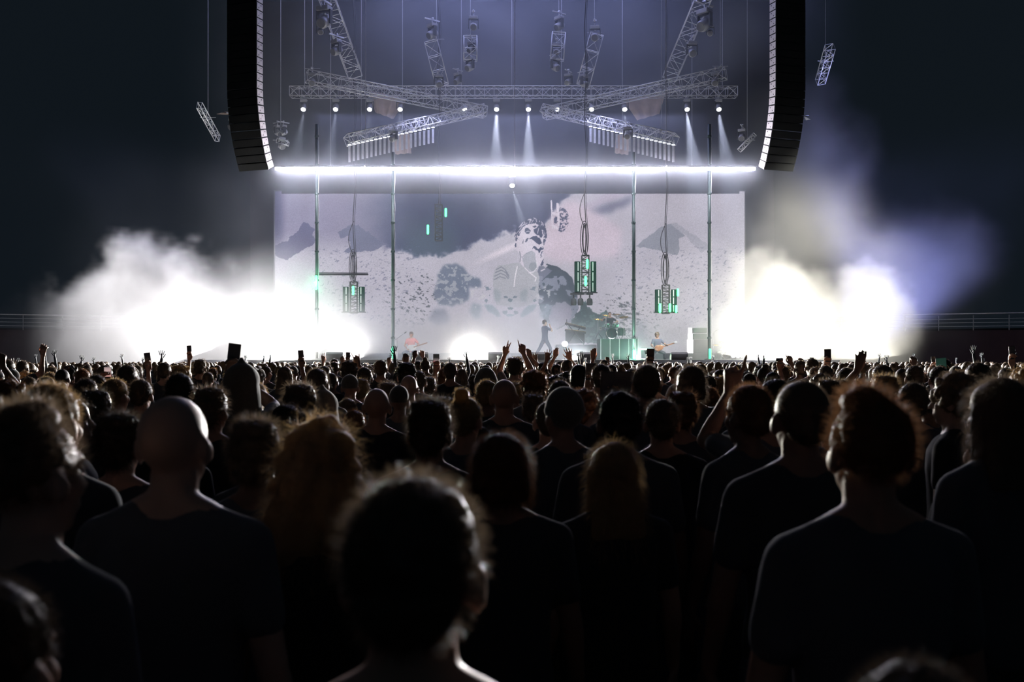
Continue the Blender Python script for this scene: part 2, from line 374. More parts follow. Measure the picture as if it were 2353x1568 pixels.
coat = inpoly(Z7((915, 860), (935, 790), (1000, 800), (1030, 762), (1150, 800), (1270, 868), (1332, 930), (1352, 1010), (1392, 1130), (1415, 1300), (1330, 1460), (1150, 1560), (1000, 1450), (930, 1250), (930, 1010), (940, 930)), 2, 8)
put(coat, DTEAL, .93)
put(coat & inpoly(Z7((915, 860), (935, 790), (1000, 800), (1090, 850), (1000, 930), (940, 1000)), 1, 5), (.40, .42, .50))
camo = fbm(gx / 17, gy / 15, 77, 4)
put(coat & (camo > .56) & (gy > 635), (.52, .54, .62), .9)
put(inpoly(Z7((1080, 1300), (1130, 1240), (1230, 1225), (1300, 1260), (1330, 1350), (1290, 1460), (1120, 1560), (1050, 1420)), 4, 5), (.58, .56, .64), .9)
for s_ in (((960, 850), (1000, 830)), ((1000, 780), (1030, 790), (1010, 805))): put(stroke(Z7(*s_), 2.0), LIGHT)
# ---- mirrored dark blossom face under the portrait
mxx = np.abs(gx - 1173)
fl = fbm(gx / 9, gy / 8, 91, 4)
lb_ = blur(inpoly(ZA((400, 880), (425, 770), (470, 700), (560, 690), (640, 715), (700, 790), (790, 830), (825, 890), (760, 910), (700, 900), (690, 1010), (620, 1050), (540, 1070), (420, 1060), (370, 960)), 5, 8), 2)
put(lb_ * (fl < .60), (.38, .43, .52), .9); put(lb_ * (fl >= .60), (.58, .61, .66), .7)
put(blur(inpoly(ZA((330, 1190), (380, 1110), (480, 1090), (530, 1220), (420, 1250)), 5, 8), 4), (.42, .45, .54), .8)
for sg in (-1, 1):
    f2 = fbm(mxx / 8, gy / 7, 93, 4); X = lambda *pp: [(1173 + sg * abs(900 + x / 3.92 - 1173), 430 + y / 3.92) for x, y in pp]
    put(blur(inpoly(X((830, 1060), (870, 1120), (960, 1175), (985, 1165), (960, 1110), (900, 1060)), 2, 6), 1), (.52, .60, .65), .8)
    put(blur(inpoly(X((730, 1050), (700, 1120), (740, 1190), (800, 1180), (810, 1060)), 4, 6), 3), (.50, .57, .63), .75)
    put(blur(inpoly(X((915, 950), (935, 900), (985, 960), (975, 1030), (930, 1040)), 2, 4), 2), (.50, .56, .60), .45)
    put(inpoly(X((1010, 985), (1030, 980), (1050, 992), (1040, 1003), (1015, 1000)), .6, 3), (.32, .40, .45), .8)
    put(inpoly(X((1000, 1120), (1030, 1112), (1045, 1125), (1030, 1150), (1000, 1140)), 1.5, 4), (.44, .52, .56), .8)
    put((f2 > .62) * inpoly(X((780, 880), (900, 900), (930, 960), (880, 1060), (800, 1000)), 2, 6), (.42, .49, .55), .8)
    put((f2 < .33) * inpoly(X((680, 880), (800, 900), (900, 1060), (860, 1140), (700, 1060)), 2, 6), (.80, .79, .82), .8)
put(inpoly(ZA((1045, 1010), (1060, 1000), (1090, 1010), (1085, 1030), (1068, 1040), (1050, 1028)), .8, 3), (.34, .43, .46), .9)
put(inpoly(ZA((1040, 1088), (1068, 1082), (1100, 1090), (1088, 1104), (1050, 1104)), .8, 3), (.34, .43, .46), .9)
put(inpoly(ZA((1025, 1150), (1070, 1142), (1110, 1152), (1080, 1168), (1040, 1166)), .8, 3), (.50, .58, .62), .8)
# ---- dark undergrowth low at the right
ug = inpoly(ZA((1560, 1340), (1590, 1240), (1640, 1180), (1690, 1110), (1700, 1040), (1745, 1010), (1760, 1080), (1800, 1110), (1860, 1150), (1930, 1110), (1990, 1190), (2005, 1290), (1920, 1400), (1700, 1410)), 5, 7)
put(ug, (.08, .20, .19), .93)
put(ug & (fbm(gx / 7, gy / 6, 120) > .60), (.30, .42, .42), .8)
# fog rising from the floor with faint vertical folds
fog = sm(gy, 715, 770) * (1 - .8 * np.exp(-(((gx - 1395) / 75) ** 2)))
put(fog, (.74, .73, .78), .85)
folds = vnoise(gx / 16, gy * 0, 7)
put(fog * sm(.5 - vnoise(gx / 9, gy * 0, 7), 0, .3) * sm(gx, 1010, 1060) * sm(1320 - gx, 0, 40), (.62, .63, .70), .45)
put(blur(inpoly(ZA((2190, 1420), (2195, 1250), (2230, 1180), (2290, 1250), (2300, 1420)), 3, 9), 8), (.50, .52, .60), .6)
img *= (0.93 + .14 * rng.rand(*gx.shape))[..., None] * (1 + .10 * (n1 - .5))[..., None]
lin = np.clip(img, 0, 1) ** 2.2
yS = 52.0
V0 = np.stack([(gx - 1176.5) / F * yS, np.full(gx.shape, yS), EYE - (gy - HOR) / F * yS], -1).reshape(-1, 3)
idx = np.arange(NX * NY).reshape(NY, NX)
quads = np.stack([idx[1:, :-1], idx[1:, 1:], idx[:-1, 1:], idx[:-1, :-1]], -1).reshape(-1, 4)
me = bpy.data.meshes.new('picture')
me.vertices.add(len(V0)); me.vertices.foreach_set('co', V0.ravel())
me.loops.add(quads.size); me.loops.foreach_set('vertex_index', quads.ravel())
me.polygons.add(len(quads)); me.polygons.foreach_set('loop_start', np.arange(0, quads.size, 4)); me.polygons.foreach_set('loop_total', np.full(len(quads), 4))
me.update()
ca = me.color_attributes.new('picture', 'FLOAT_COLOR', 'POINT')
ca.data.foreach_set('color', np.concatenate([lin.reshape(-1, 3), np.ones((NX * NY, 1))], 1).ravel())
SCREEN_GAIN = .76
m = bpy.data.materials.new('screen_pixels'); m.use_nodes = True; nt = m.node_tree; b = nt.nodes['Principled BSDF']
at = nt.nodes.new('ShaderNodeAttribute'); at.attribute_name = 'picture'
b.inputs['Base Color'].default_value = (.01, .01, .01, 1); b.inputs['Roughness'].default_value = .6
nt.links.new(at.outputs['Color'], b.inputs['Emission Color']); b.inputs['Emission Strength'].default_value = SCREEN_GAIN
me.materials.append(m)
scr = thing('video_screen', 'wide video screen showing a singing face over snow', 'screen', P(1171, 812, 52.1))
sl = Vector(scr.location)
o = child(me, 'picture', scr, -sl)
mb = MB()
a = P(SX0, SY0, 52.15); z = P(SX1, SY1, 52.15)
mb.box(((a.x + z.x) / 2, 52.2, (a.z + z.z) / 2), (z.x - a.x + .1, .25, a.z - z.z + .1)); mb.build('screen_housing', M['black'], scr, loc=-sl)
mb = MB()
for x in np.linspace(a.x, z.x, 9): mb.box((x, 52.5, (a.z + 1.65) / 2), (.1, .3, a.z - 1.65))
mb.build('support_frame', M['alu'], scr, loc=-sl)
# ---------------------------------------------------------------- ground, stage, backdrop, stands
def plane_box(name, lo, hi, m, bevel=0):
    mb = MB(); mb.box([(a + b) / 2 for a, b in zip(lo, hi)], [b - a for a, b in zip(lo, hi)])
    return struct(mb.build(name, m))
plane_box('ground', (-90, -6, -.2), (90, 120, 0), M['ground'])
M['lens_dimmed'] = mat('dim_strip_lamp', (.7, .7, .7), .4, 0, 0, emit=(.9, .92, 1), strength=1.2)
DZ = 1.62                     # stage deck height
st = thing('stage', 'low black stage deck across the arena behind the crowd', 'stage', (0, 41, 0))
mb = MB(); mb.box((0, 6.25, DZ - .06), (27, 12.5, .12)); mb.build('deck', M['deck'], st)
mb = MB()
for i in range(27): mb.box((-13 + i, .02, (DZ - .12) / 2), (.97, .04, DZ - .12))
mb.build('front_skirt', M['drape'], st)
mb = MB()
for i in range(10):
    for j in range(5): mb.box((-12.6 + i * 2.8, .6 + j * 2.9, (DZ - .12) / 2), (.08, .08, DZ - .12))
mb.build('deck_supports', M['alu'], st)
# black backdrop behind the screen with soft folds
mb = MB(); rs = []
xs = np.linspace(-14.2, 14.2, 160)
for z in (0.0, 21): rs.append([Vector((x, 54, z)) for x in xs] + [Vector((x, 54.15, z)) for x in xs[::-1]])
mb.rings(rs); struct(mb.build('wall_back', M['drape'], smooth=False))
# header band above the screen
hb = MB(); a = P(640, 396, 50.5); z = P(1706, 440, 50.5)
hb.box(((a.x + z.x) / 2, 51.2, (a.z + z.z) / 2 + .2), (z.x - a.x, .06, a.z - z.z + .4))
tag(hb.build('header_curtain', M['drape']), 'long dark header curtain strip hanging along the top edge of the video screen', 'curtain')
# grandstand walls with railings on both sides
for side, name, x0, x1 in ((-1, 'left', 14.5, 34), (1, 'right', 16.5, 34)):
    def yy(x): return 70 - (abs(x) - 14) * .55
    mb = MB(); n = 14; sec = []
    for k in range(n + 1):
        x = x0 + (x1 - x0) * k / n; y = yy(x); ht = 3.35
        sec.append([Vector((side * x, y, 0)), Vector((side * x, y, ht)), Vector((side * x, y + .35, ht)), Vector((side * x, y + .35, 0))])
    mb.rings(sec); struct(mb.build('wall_' + name, M['stand_wall']))
    # seating bank behind the wall
    mb = MB()
    for r in range(5):
        secs = []
        for k in range(n + 1):
            x = x0 + (x1 - x0) * k / n; y = yy(x) + 3 + r * .9
            secs.append([Vector((side * x, y, 0)), Vector((side * x, y, 2.4 + r * .3)), Vector((side * x, y + .9, 2.4 + r * .3)), Vector((side * x, y + .9, 0))])
        mb.rings(secs)
    b_ = mb.build('stand_terrace', M['drape'])
    tag(b_, 'dark stepped terrace of the ' + ('left-hand' if side < 0 else 'right-hand') + ' stand rising behind its red wall', 'terrace')
    rl = thing('stand_railing', ('pale metal railing along the top of the red wall beside the left smoke' if side < 0 else 'pale metal railing along the top of the red wall beside the right smoke'), 'railing', (side * x0, yy(x0), 3.35))
    L = Vector(rl.location)
    for j, h in enumerate((.95, .72, .49, .26)):
        mb = MB(); mb.path([Vector((side * x, yy(x) + .15, 3.35 + h + (.1 if side > 0 and x > 24 and j == 0 else 0))) - L for x in np.linspace(x0, x1, 14)], .045 if j == 0 else .02)
        mb.build('top_rail' if j == 0 else 'rail', M['rail'], rl)
    for k in range(11):
        x = x0 + (x1 - x0) * k / 10; mb = MB()
        mb.tube(Vector((side * x, yy(x) + .15, 3.35)) - L, Vector((side * x, yy(x) + .15, 4.3)) - L, .03); mb.build('post', M['rail'], rl)

plane_box('ceiling', (-15, 39, 22.4), (15, 55, 22.8), M['drape'])
# ---------------------------------------------------------------- trusses
def truss(p0, p1, wdt, dep, label, group=None, name='lighting_truss', pitch=None, r=.022, updir=(0, 0, 1)):
    """box truss between p0 and p1: four chords and a lattice"""
    p0 = Vector(p0); p1 = Vector(p1); c = (p0 + p1) / 2
    t = thing(name, label, 'truss', c, 0, group)
    d = (p1 - p0); L = d.length; d.normalize()
    y = Vector((0, 1, 0)); s_ = y.cross(d).normalized(); y = d.cross(s_).normalized()
    a = p0 - c; b = p1 - c
    cr = [(-1, -1), (1, -1), (1, 1), (-1, 1)]
    off = [s_ * (u * wdt / 2) + y * (v * dep / 2) for u, v in cr]
    for o_ in off:
        mb = MB(); mb.tube(a + o_, b + o_, r, n=6); mb.build('chord', M['alu'], t, smooth=True)
    n = max(2, int(L / (pitch or wdt))); mb = MB()
    for f in range(4):
        o1, o2 = off[f], off[(f + 1) % 4]
        for k in range(n):
            q0 = a + d * (L * k / n); q1 = a + d * (L * (k + 1) / n)
            if k % 2: mb.tube(q0 + o1, q1 + o2, r * .55, n=4)
            else: mb.tube(q0 + o2, q1 + o1, r * .55, n=4)
            mb.tube(q0 + o1, q0 + o2, r * .55, n=4)
        mb.tube(b + o1, b + o2, r * .7, n=4)
    mb.build('lattice', M['alu'], t)
    return t
def ptruss(x0, y0, x1, y1, Y0, Y1, wpx, dep, label='', group=None, **k):
    return truss(P(x0, y0, Y0), P(x1, y1, Y1), wpx / F * (Y0 + Y1) / 2, dep, label, group, **k)
ptruss(738, -40, 815, 170, 44, 49, 34, .5, 'steep ladder-like truss running down from the top edge to the upper left of the rig')
ptruss(1632, -40, 1540, 175, 44, 49, 34, .5, 'steep ladder-like truss running down from the top edge to the upper right of the rig')
ptruss(705, 175, 1115, 258, 46, 49.1, 24, .6, 'upper left slanting truss that falls towards the middle above the cream scrim')
ptruss(1668, 168, 1250, 262, 46, 49.1, 24, .6, 'upper right slanting truss that falls towards the middle above the cream scrim')
ptruss(798, 322, 1110, 252, 44.0, 48.3, 20, .5, 'lower left slanting truss with hanging slats beneath it')
ptruss(1552, 320, 1250, 252, 44.0, 48.3, 20, .5, 'lower right slanting truss with hanging slats beneath it')
ptruss(668, 212, 1692, 212, 50, 50, 22, .6, 'long level truss spanning the whole stage in the haze above the lamp row')
ptruss(990, 95, 1016, 195, 47, 48, 30, .4, 'short hanging truss under a lamp, left of the middle')
ptruss(1372, 78, 1340, 195, 47, 48, 30, .4, 'short hanging truss under a lamp, right of the middle')
ptruss(1081, 84, 1081, 139, 47, 47, 30, .35, 'shortest upright truss frame left of the middle with lamps inside')
ptruss(1284, 76, 1280, 138, 47, 47, 30, .35, 'shortest upright truss frame right of the middle with lamps inside')
ptruss(458, 242, 500, 318, 44, 47, 10, .3, pitch=.5, label= 'small slanting truss outside the left loudspeaker array', r=.02)
ptruss(1908, 108, 1885, 188, 44, 46, 18, .35, label= 'small slanting truss outside the right loudspeaker array', r=.02)
ptruss(1700, 345, 1733, 310, 46, 46, 10, .3, 'small bracket truss beside the right end of the light bar', r=.02)
ptruss(637, 325, 662, 330, 46, 46, 9, .3, 'small bracket truss beside the left end of the light bar', r=.02)
# rods that hang the long truss and the side pieces from the roof
for x, y1, Y, wh in ((718, 158, 46, 'the upper left slanting truss'), (1655, 152, 46, 'the upper right slanting truss'), (1081, 84, 47, 'the shortest truss frame left of the middle'), (1284, 76, 47, 'the shortest truss frame right of the middle'), (1003, 90, 47, 'the short hanging truss left of the middle'), (1366, 75, 47, 'the short hanging truss right of the middle'), (645, 322, 46, 'the bracket at the left end of the light bar'), (1717, 322, 46, 'the bracket at the right end of the light bar'), (478, 270, 45.5, 'the small truss outside the left array'), (535, 256, 43.5, 'the pale roof panel beside the left array'), (1840, 265, 43.5, 'the faint roof panel beside the right array'), (1897, 140, 45, 'the small truss outside the right array'), (700, 202, 50, 'the left end of the long level truss'), (1176, 202, 50, 'the middle of the long level truss'), (1660, 202, 50, 'the right end of the long level truss'), (830, 305, 44.45, 'the outer end of the lower left slanting truss'), (1060, 253, 47.6, 'the inner end of the lower left slanting truss'), (1520, 303, 44.45, 'the outer end of the lower right slanting truss'), (1290, 251, 47.7, 'the inner end of the lower right slanting truss'), (840, 384, 42.05, 'the left half of the light bar'), (1183, 384, 42.05, 'the middle of the light bar'), (1530, 384, 42.05, 'the right half of the light bar'), (760, 394, 51.2, 'the left half of the header curtain'), (1590, 394, 51.2, 'the right half of the header curtain'), (925, 308, 50.3, 'the small scrim panel on the left'), (1430, 310, 50.3, 'the small scrim panel on the right')):
    mb = MB(); q = P(x, y1, Y); mb.tube((0, 0, 0), (0, 0, 22.39 - q.z), .012, n=5); mb.tube((-.36, 0, 0), (.36, 0, 0), .014, n=5); mb.tube((0, -.33, .0), (0, .33, .0), .014, n=5)
    tag(mb.build('hoist_chain', M['alu'], loc=q), 'thin hoist chain above ' + wh, 'chain', 'hoist chains above the rig')

# ---------------------------------------------------------------- moving head lamps and floods
def make_head(lensm, tilt=0.0, name='moving_head_lamp'):
    t = thing(name, 'x', 'stage lamp')
    mb = MB(); mb.rbox((0, 0, -.06), (.34, .26, .12), .02); mb.build('base', M['fixture'], t)
    mb = MB(); mb.box((-.19, 0, -.28), (.03, .12, .36)); mb.box((.19, 0, -.28), (.03, .12, .36)); mb.box((0, 0, -.12), (.4, .12, .03)); mb.build('yoke', M['black'], t)
    rot = Matrix.Rotation(tilt, 3, 'X')
    mb = MB(); mb.lathe((0, 0, -.38), [(.05, .22), (.12, .2), (.15, .08), (.15, -.12), (.13, -.18), (.12, -.185)], 16, rot); hd = mb.build('lamp_head', M['fixture'], t, smooth=True)
    mb = MB(); mb.lathe((0, 0, -.38), [(.02, -.186), (.115, -.187), (.115, -.195), (.02, -.2)], 16, rot); mb.build('lens', lensm, hd)
    mb = MB(); mb.tube((0, 0, 0), (0, 0, .22), .02, n=6); mb.tube((-.06, 0, .2), (.06, 0, .2), .035, n=8); mb.box((0, 0, .15), (.05, .66, .04)); mb.build('clamp', M['alu'], t)
    return t
on = make_head(M['lens'], R(-40)); off = make_head(M['lens_off'], R(-60)); used = [0, 0]
def place_head(kind, px, py, Y, label, group=None, rz=0, s=1.0):
    src = (off, on)[kind]
    if not used[kind]:
        used[kind] = 1; src.location = P(px, py, Y); src['label'] = label; src.rotation_euler = (0, 0, rz); src.scale = (s,) * 3
        if group: src['group'] = group
        return src
    r = dup(src, P(px, py, Y), rz, label, group, (s,) * 3)
    if not group and 'group' in r: del r['group']
    return r
ordn = ('outermost left', 'second from the left', 'third from the left, by the left cream scrim', 'fourth from the left, right of the cream scrim', 'fifth from the left, in the thick haze', 'sixth from the left, nearest the middle', 'seventh from the left, just right of the middle', 'eighth from the left', 'ninth from the left, in the haze', 'tenth from the left, by the right cream scrim', 'eleventh from the left, second from the right', 'outermost right')
ROWX = (698, 772, 850, 920, 1068, 1141, 1214, 1280, 1359, 1435, 1578, 1651)
for x, od in zip(ROWX, ordn):
    place_head(1, x, 229, 50, 'lit lamp under the long truss, ' + od, 'row of lit lamps under the long truss')
place_head(1, 1177, 402, 50.9, 'single bright lamp on the header curtain above the singing face', None, 0, 1.1)
for x, y, Y, s, lb in ((745, 15, 45, 1.8, 'pale lamp near the top of the left steep truss'), (773, 92, 46, 1.3, 'pale lamp on the left edge of the left steep truss'), (736, 55, 45, .9, 'small lamp left of the left steep truss'),
        (1619, 22, 45, 1.8, 'pale lamp near the top of the right steep truss'), (1590, 96, 46, 1.3, 'pale lamp on the right edge of the right steep truss'), (1632, 58, 45, .9, 'small lamp right of the right steep truss'),
        (993, 55, 47, 1.3, 'lamp above the short hanging truss left of the middle'), (1088, 38, 47, 1.2, 'lamp above the shortest truss frame left of the middle'), (1285, 38, 47, 1.2, 'lamp above the shortest truss frame right of the middle'), (1367, 60, 47, 1.3, 'lamp above the short hanging truss right of the middle'),
        (1083, 96, 47, 1.0, 'lamp inside the shortest truss frame left of the middle'), (1080, 132, 47, 1.2, 'lamp at the foot of the shortest truss frame left of the middle'), (1279, 100, 47, 1.0, 'lamp inside the shortest truss frame right of the middle'), (1276, 132, 47, 1.2, 'lamp at the foot of the shortest truss frame right of the middle'),
        (1052, 168, 47.5, 1.0, 'lone pale lamp between the two left short trusses'), (1306, 170, 47.5, 1.0, 'lone pale lamp between the two right short trusses'), (1008, 172, 47, 1.1, 'lamp low inside the short hanging truss left of the middle'), (1342, 172, 47, 1.1, 'lamp low inside the short hanging truss right of the middle'),
        (717, 168, 46, 1.1, 'lamp on the outer end of the upper left slanting truss'), (1643, 168, 46, 1.1, 'lamp on the outer end of the upper right slanting truss'),
        (638, 288, 46, .9, 'left one of two small lamps above the left end of the light bar'), (651, 288, 46, .9, 'right one of two small lamps above the left end of the light bar'), (646, 316, 46, 1.0, 'lower lamp above the left end of the light bar'),
        (1705, 297, 46, 1.0, 'small lamp above the right end of the light bar'), (535, 270, 43.5, 1.0, 'small lamp under the pale panel outside the left array'), (905, 298, 45, 1.0, 'lamp on the lower left slanting truss'), (1443, 292, 45, 1.0, 'lamp on the lower right slanting truss')):
    place_head(0, x, y, Y, lb, None, random.uniform(-1, 1), s)

# ---------------------------------------------------------------- LED light bar
a = P(632, 388, 42); z = P(1736, 388, 42); c = (a + z) / 2; Lx = z.x - a.x
lb = thing('light_bar', 'very long glowing white light bar spanning between the two loudspeaker arrays', 'light bar', c)
mb = MB(); mb.box((0, .06, .09), (Lx, .16, .10)); mb.build('housing', M['black'], lb)
mb = MB(); mb.rbox((0, 0, 0), (Lx, .10, .11), .03); mb.build('tube', M['led_bar'], lb)

# ---------------------------------------------------------------- line arrays
def cabinet_parts(k):
    t = thing('line_array_cabinet', 'x', 'loudspeaker')
    h = .30
    mb = MB(); mb.rings([[Vector((-.70, -.28, zz)), Vector((.70, -.28, zz)), Vector((.70, .14, zz)), Vector((.56, .32, zz * .8)), Vector((-.56, .32, zz * .8)), Vector((-.70, .14, zz))] for zz in (-h / 2, h / 2)]); mb.build('body', M['cabinet'], t)
    mb = MB(); mb.box((0, -.288, 0), (1.34, .015, h * .88)); mb.build('grille', M['grille'], t)
    for s_ in (-1, 1):
        mb = MB(); mb.box((s_ * .708, -.06, 0), (.014, .40, h * .86)); sp_ = mb.build('side_plate', M['cabinet_side'], t)
        for q in (-.08, .08):
            mb = MB(); mb.box((s_ * .717, -.06 + q, q * .8), (.01, .04, .04)); mb.build('rigging_pin', M['black'], sp_)
    return t
ORD = ('lowest', 'second from the bottom', 'third from the bottom', 'fourth from the bottom', 'fifth from the bottom', 'sixth from the bottom', 'seventh from the bottom', 'eighth from the bottom', 'ninth from the bottom', 'tenth from the bottom') + tuple(w + ' from the bottom' for w in ('eleventh', 'twelfth', 'thirteenth', 'fourteenth', 'fifteenth', 'sixteenth', 'seventeenth', 'eighteenth', 'nineteenth', 'twentieth', 'twenty-first', 'twenty-second', 'twenty-third', 'twenty-fourth', 'twenty-fifth', 'twenty-sixth', 'twenty-seventh', 'twenty-eighth', 'twenty-ninth'))
cab = cabinet_parts(0); first = True
for side, x_top, lab in ((-1, 589, 'left'), (1, 1783, 'right')):
    N = 27; q = P(x_top, 388, 41); yaw = side * R(20)
    # positions from the bottom up; the lowest ones tilt and swing back
    ang = [max(0, 26 - i * 2.6) for i in range(N)]
    off_ = 0; zc = q.z + .15; pos = []
    back = Vector((-math.sin(yaw), math.cos(yaw), 0))
    offs = 0
    for i in range(N):
        pos.append((offs, zc, ang[i])); offs -= .30 * math.sin(R(ang[i])); zc += .315 * math.cos(R(ang[i]))
    for i, (of, zc, an) in enumerate(pos):
        l_ = Vector((q.x, 41, zc)) + back * of
        place = 'lowest' if i == 0 else 'highest in view' if i == 25 else None
        label = 'black loudspeaker cabinet, %s of the %s array' % (ORD[i], 'left' if side < 0 else 'right')
        g = 'cabinets of the %s loudspeaker array' % lab
        if first: o = cab; o.location = l_; o['label'] = label; o['group'] = g; first = False
        else: o = dup(cab, l_, 0, label, g)
        o.rotation_mode = 'XYZ'; o.rotation_euler = (Matrix.Rotation(yaw, 3, 'Z') @ Matrix.Rotation(R(an), 3, 'X')).to_euler()
    mb = MB(); mb.box((0, 0, 0), (1.2, .5, .06)); mb.tube((0, 0, 0), (0, 0, 1.2), .02)
    top = Vector((q.x, 41, pos[-1][1] + .22)) + back * pos[-1][0]
    tag(mb.build('array_frame', M['alu'], loc=top), 'flat rigging frame on top of the %s hanging array' % ('left-hand' if side < 0 else 'right-hand'), 'rigging frame')

# ---------------------------------------------------------------- cream scrim panels and hanging slats
def quad_panel(pts, Y, name, m, label, cat, nx=10, nz=8, seed=0):
    mb = MB(); tl, tr, br, bl = [P(x, y, Y) for x, y in pts]; fr = []; bk = []
    c = (tl + tr + br + bl) / 4
    for i in range(nz + 1):
        for j in range(nx + 1):
            u = j / nx; v = i / nz
            p = (tl * (1 - u) + tr * u) * (1 - v) + (bl * (1 - u) + br * u) * v
            p = p - c; p.y += .08 * math.sin(u * 17 + seed) * (.3 + v)
            fr.append(p); bk.append(p + Vector((0, .03, 0)))
    n = nx + 1; fs = []
    for i in range(nz):
        for j in range(nx):
            q = i * n + j; fs.append((q, q + n, q + n + 1, q + 1)); b_ = len(fr); fs.append((q + b_, q + 1 + b_, q + n + 1 + b_, q + n + b_))
    mb._add(fr + bk, fs)
    return tag(mb.build(name, m, smooth=True, loc=c), label, cat)
quad_panel(((846, 208), (936, 226), (905, 274), (862, 258)), 50.3, 'scrim_panel', M['scrim'], 'cream pink scrim panel under the upper left slanting truss', 'panel')
quad_panel(((1433, 230), (1530, 213), (1515, 262), (1465, 276)), 50.3, 'scrim_panel', M['scrim'], 'cream pink scrim panel under the upper right slanting truss', 'panel', seed=2)
quad_panel(((908, 310), (940, 305), (945, 352), (905, 355)), 50.3, 'scrim_panel', M['scrim'], 'small faint pink scrim panel behind the lower left slats', 'panel', seed=4)
quad_panel(((1415, 308), (1446, 312), (1444, 356), (1412, 352)), 50.3, 'scrim_panel', M['scrim'], 'small faint pink scrim panel behind the lower right slats', 'panel', seed=5)
sp_ = quad_panel(((497, 262), (535, 254), (553, 256), (553, 266)), 43.5, 'roof_panel', M['scrim'], 'pale tilted roof panel sticking out behind the left loudspeaker array', 'panel')
quad_panel(((1815, 262), (1850, 268), (1862, 276), (1822, 272)), 43.5, 'roof_panel', M['slat'], 'faint grey roof panel behind the right loudspeaker array', 'panel', seed=1)
OUT = ['outermost'] + [w + ' from the outer end' for w in ('second', 'third', 'fourth', 'fifth', 'sixth', 'seventh', 'eighth', 'ninth', 'tenth', 'eleventh', 'twelfth', 'thirteenth', 'fourteenth', 'fifteenth', 'sixteenth', 'seventeenth', 'eighteenth', 'nineteenth', 'twentieth')]
for side, pts, lab in ((-1, ((798, 334), (1000, 292)), 'left'), (1, ((1552, 334), (1352, 290)), 'right')):
    (x0, y0), (x1, y1) = pts
    for k in range(20):
        u = (k + .5) / 20; x = x0 + (x1 - x0) * u; y = y0 + (y1 - y0) * u; Y = 44 + 2.7 * u
        t = thing('truss_slat', 'narrow grey hanging strip, %s along the lower %s truss' % (OUT[k], 'left' if side < 0 else 'right'), 'slat_strip', P(x, y, Y), 0, 'row of slats under the lower %s truss' % lab)  # vertical slats hung below the truss
        mb = MB(); mb.rbox((0, 0, 0), (.15, .06, .045), .01); mb.build('light_strip', M['lens_dimmed'], t)
        mb = MB(); mb.box((0, 0, -.40), (.10, .025, .74 - .1 * u)); mb.build('strip', M['slat'], t)
        mb = MB(); mb.tube((0, 0, .02), (0, 0, .52), .008, n=4); mb.tube((0, -.3, .06), (0, .3, .06), .012, n=4); mb.tube((0, -.3, .14), (0, .3, .14), .012, n=4); mb.build('hanger', M['alu'], t)

# ---------------------------------------------------------------- upright poles of light tubes
def pole(px, top, Y, lit, label, base=DZ):
    q = P(px, 815, Y); z1 = P(px, top, Y).z
    t = thing('light_pole', label, 'pole', (q.x, Y, base))
    mb = MB(); mb.lathe((0, 0, 0), [(.22, 0), (.22, .03), (.05, .06), (.05, .1)], 16); mb.build('base_plate', M['black'], t)
    n = int((z1 - base) / 1.25)
    mb = MB(); mb.tube((0, 0, .05), (0, 0, z1 - base), .068, n=10); mb.build('pole', M['pole'], t, smooth=True)
    for k in range(1, n + 1):
        mb = MB(); mb.lathe((0, 0, k * 1.25 - .3), [(.07, -.05), (.092, -.04), (.092, .04), (.07, .05)], 10); mb.build('joint', M['pole'], t)
    mb = MB(); mb.path([Vector((.08, -.02, zz)) + Vector((.01 * math.sin(zz * 5), 0, 0)) for zz in np.linspace(.1, z1 - base, 40)], .012, 5); mb.build('cable', M['alu'], t)
    if lit:
        za, zb = P(px, lit[1], Y).z - base, P(px, lit[0], Y).z - base
        mb = MB(); mb.capsule((0, -.11, za), (0, -.11, zb), .055); mb.build('light_tube', M[lit[2]], t, smooth=True)
        if lit[2] == 'green': point('green_tube_glow', (q.x, Y - .35, base + (za + zb) / 2), 90, GREEN, .1)
    return t
M['pole'] = mat('painted_pole', (.04, .065, .065), .4, .3, .2)
pole(728, 286, 43.2, (636, 664, 'green'), 'tall upright pole furthest to the left with a green tube half way up')
pole(903, 350, 43.2, (800, 826, 'green_dim'), 'tall upright pole between the left edge of the screen and the green pair of tubes')
pole(1456, 350, 43.2, (806, 832, 'green'), 'tall upright pole right of the drum riser with a bright green foot')
pole(1630, 286, 43.2, (804, 832, 'green_dim'), 'tall upright pole beside the amplifier stack, furthest to the right')

M['slot_glow'] = mat('pale_slot_glow', (.7, .75, .72), .4, 0, 0, emit=(.8, .9, .86), strength=.12)
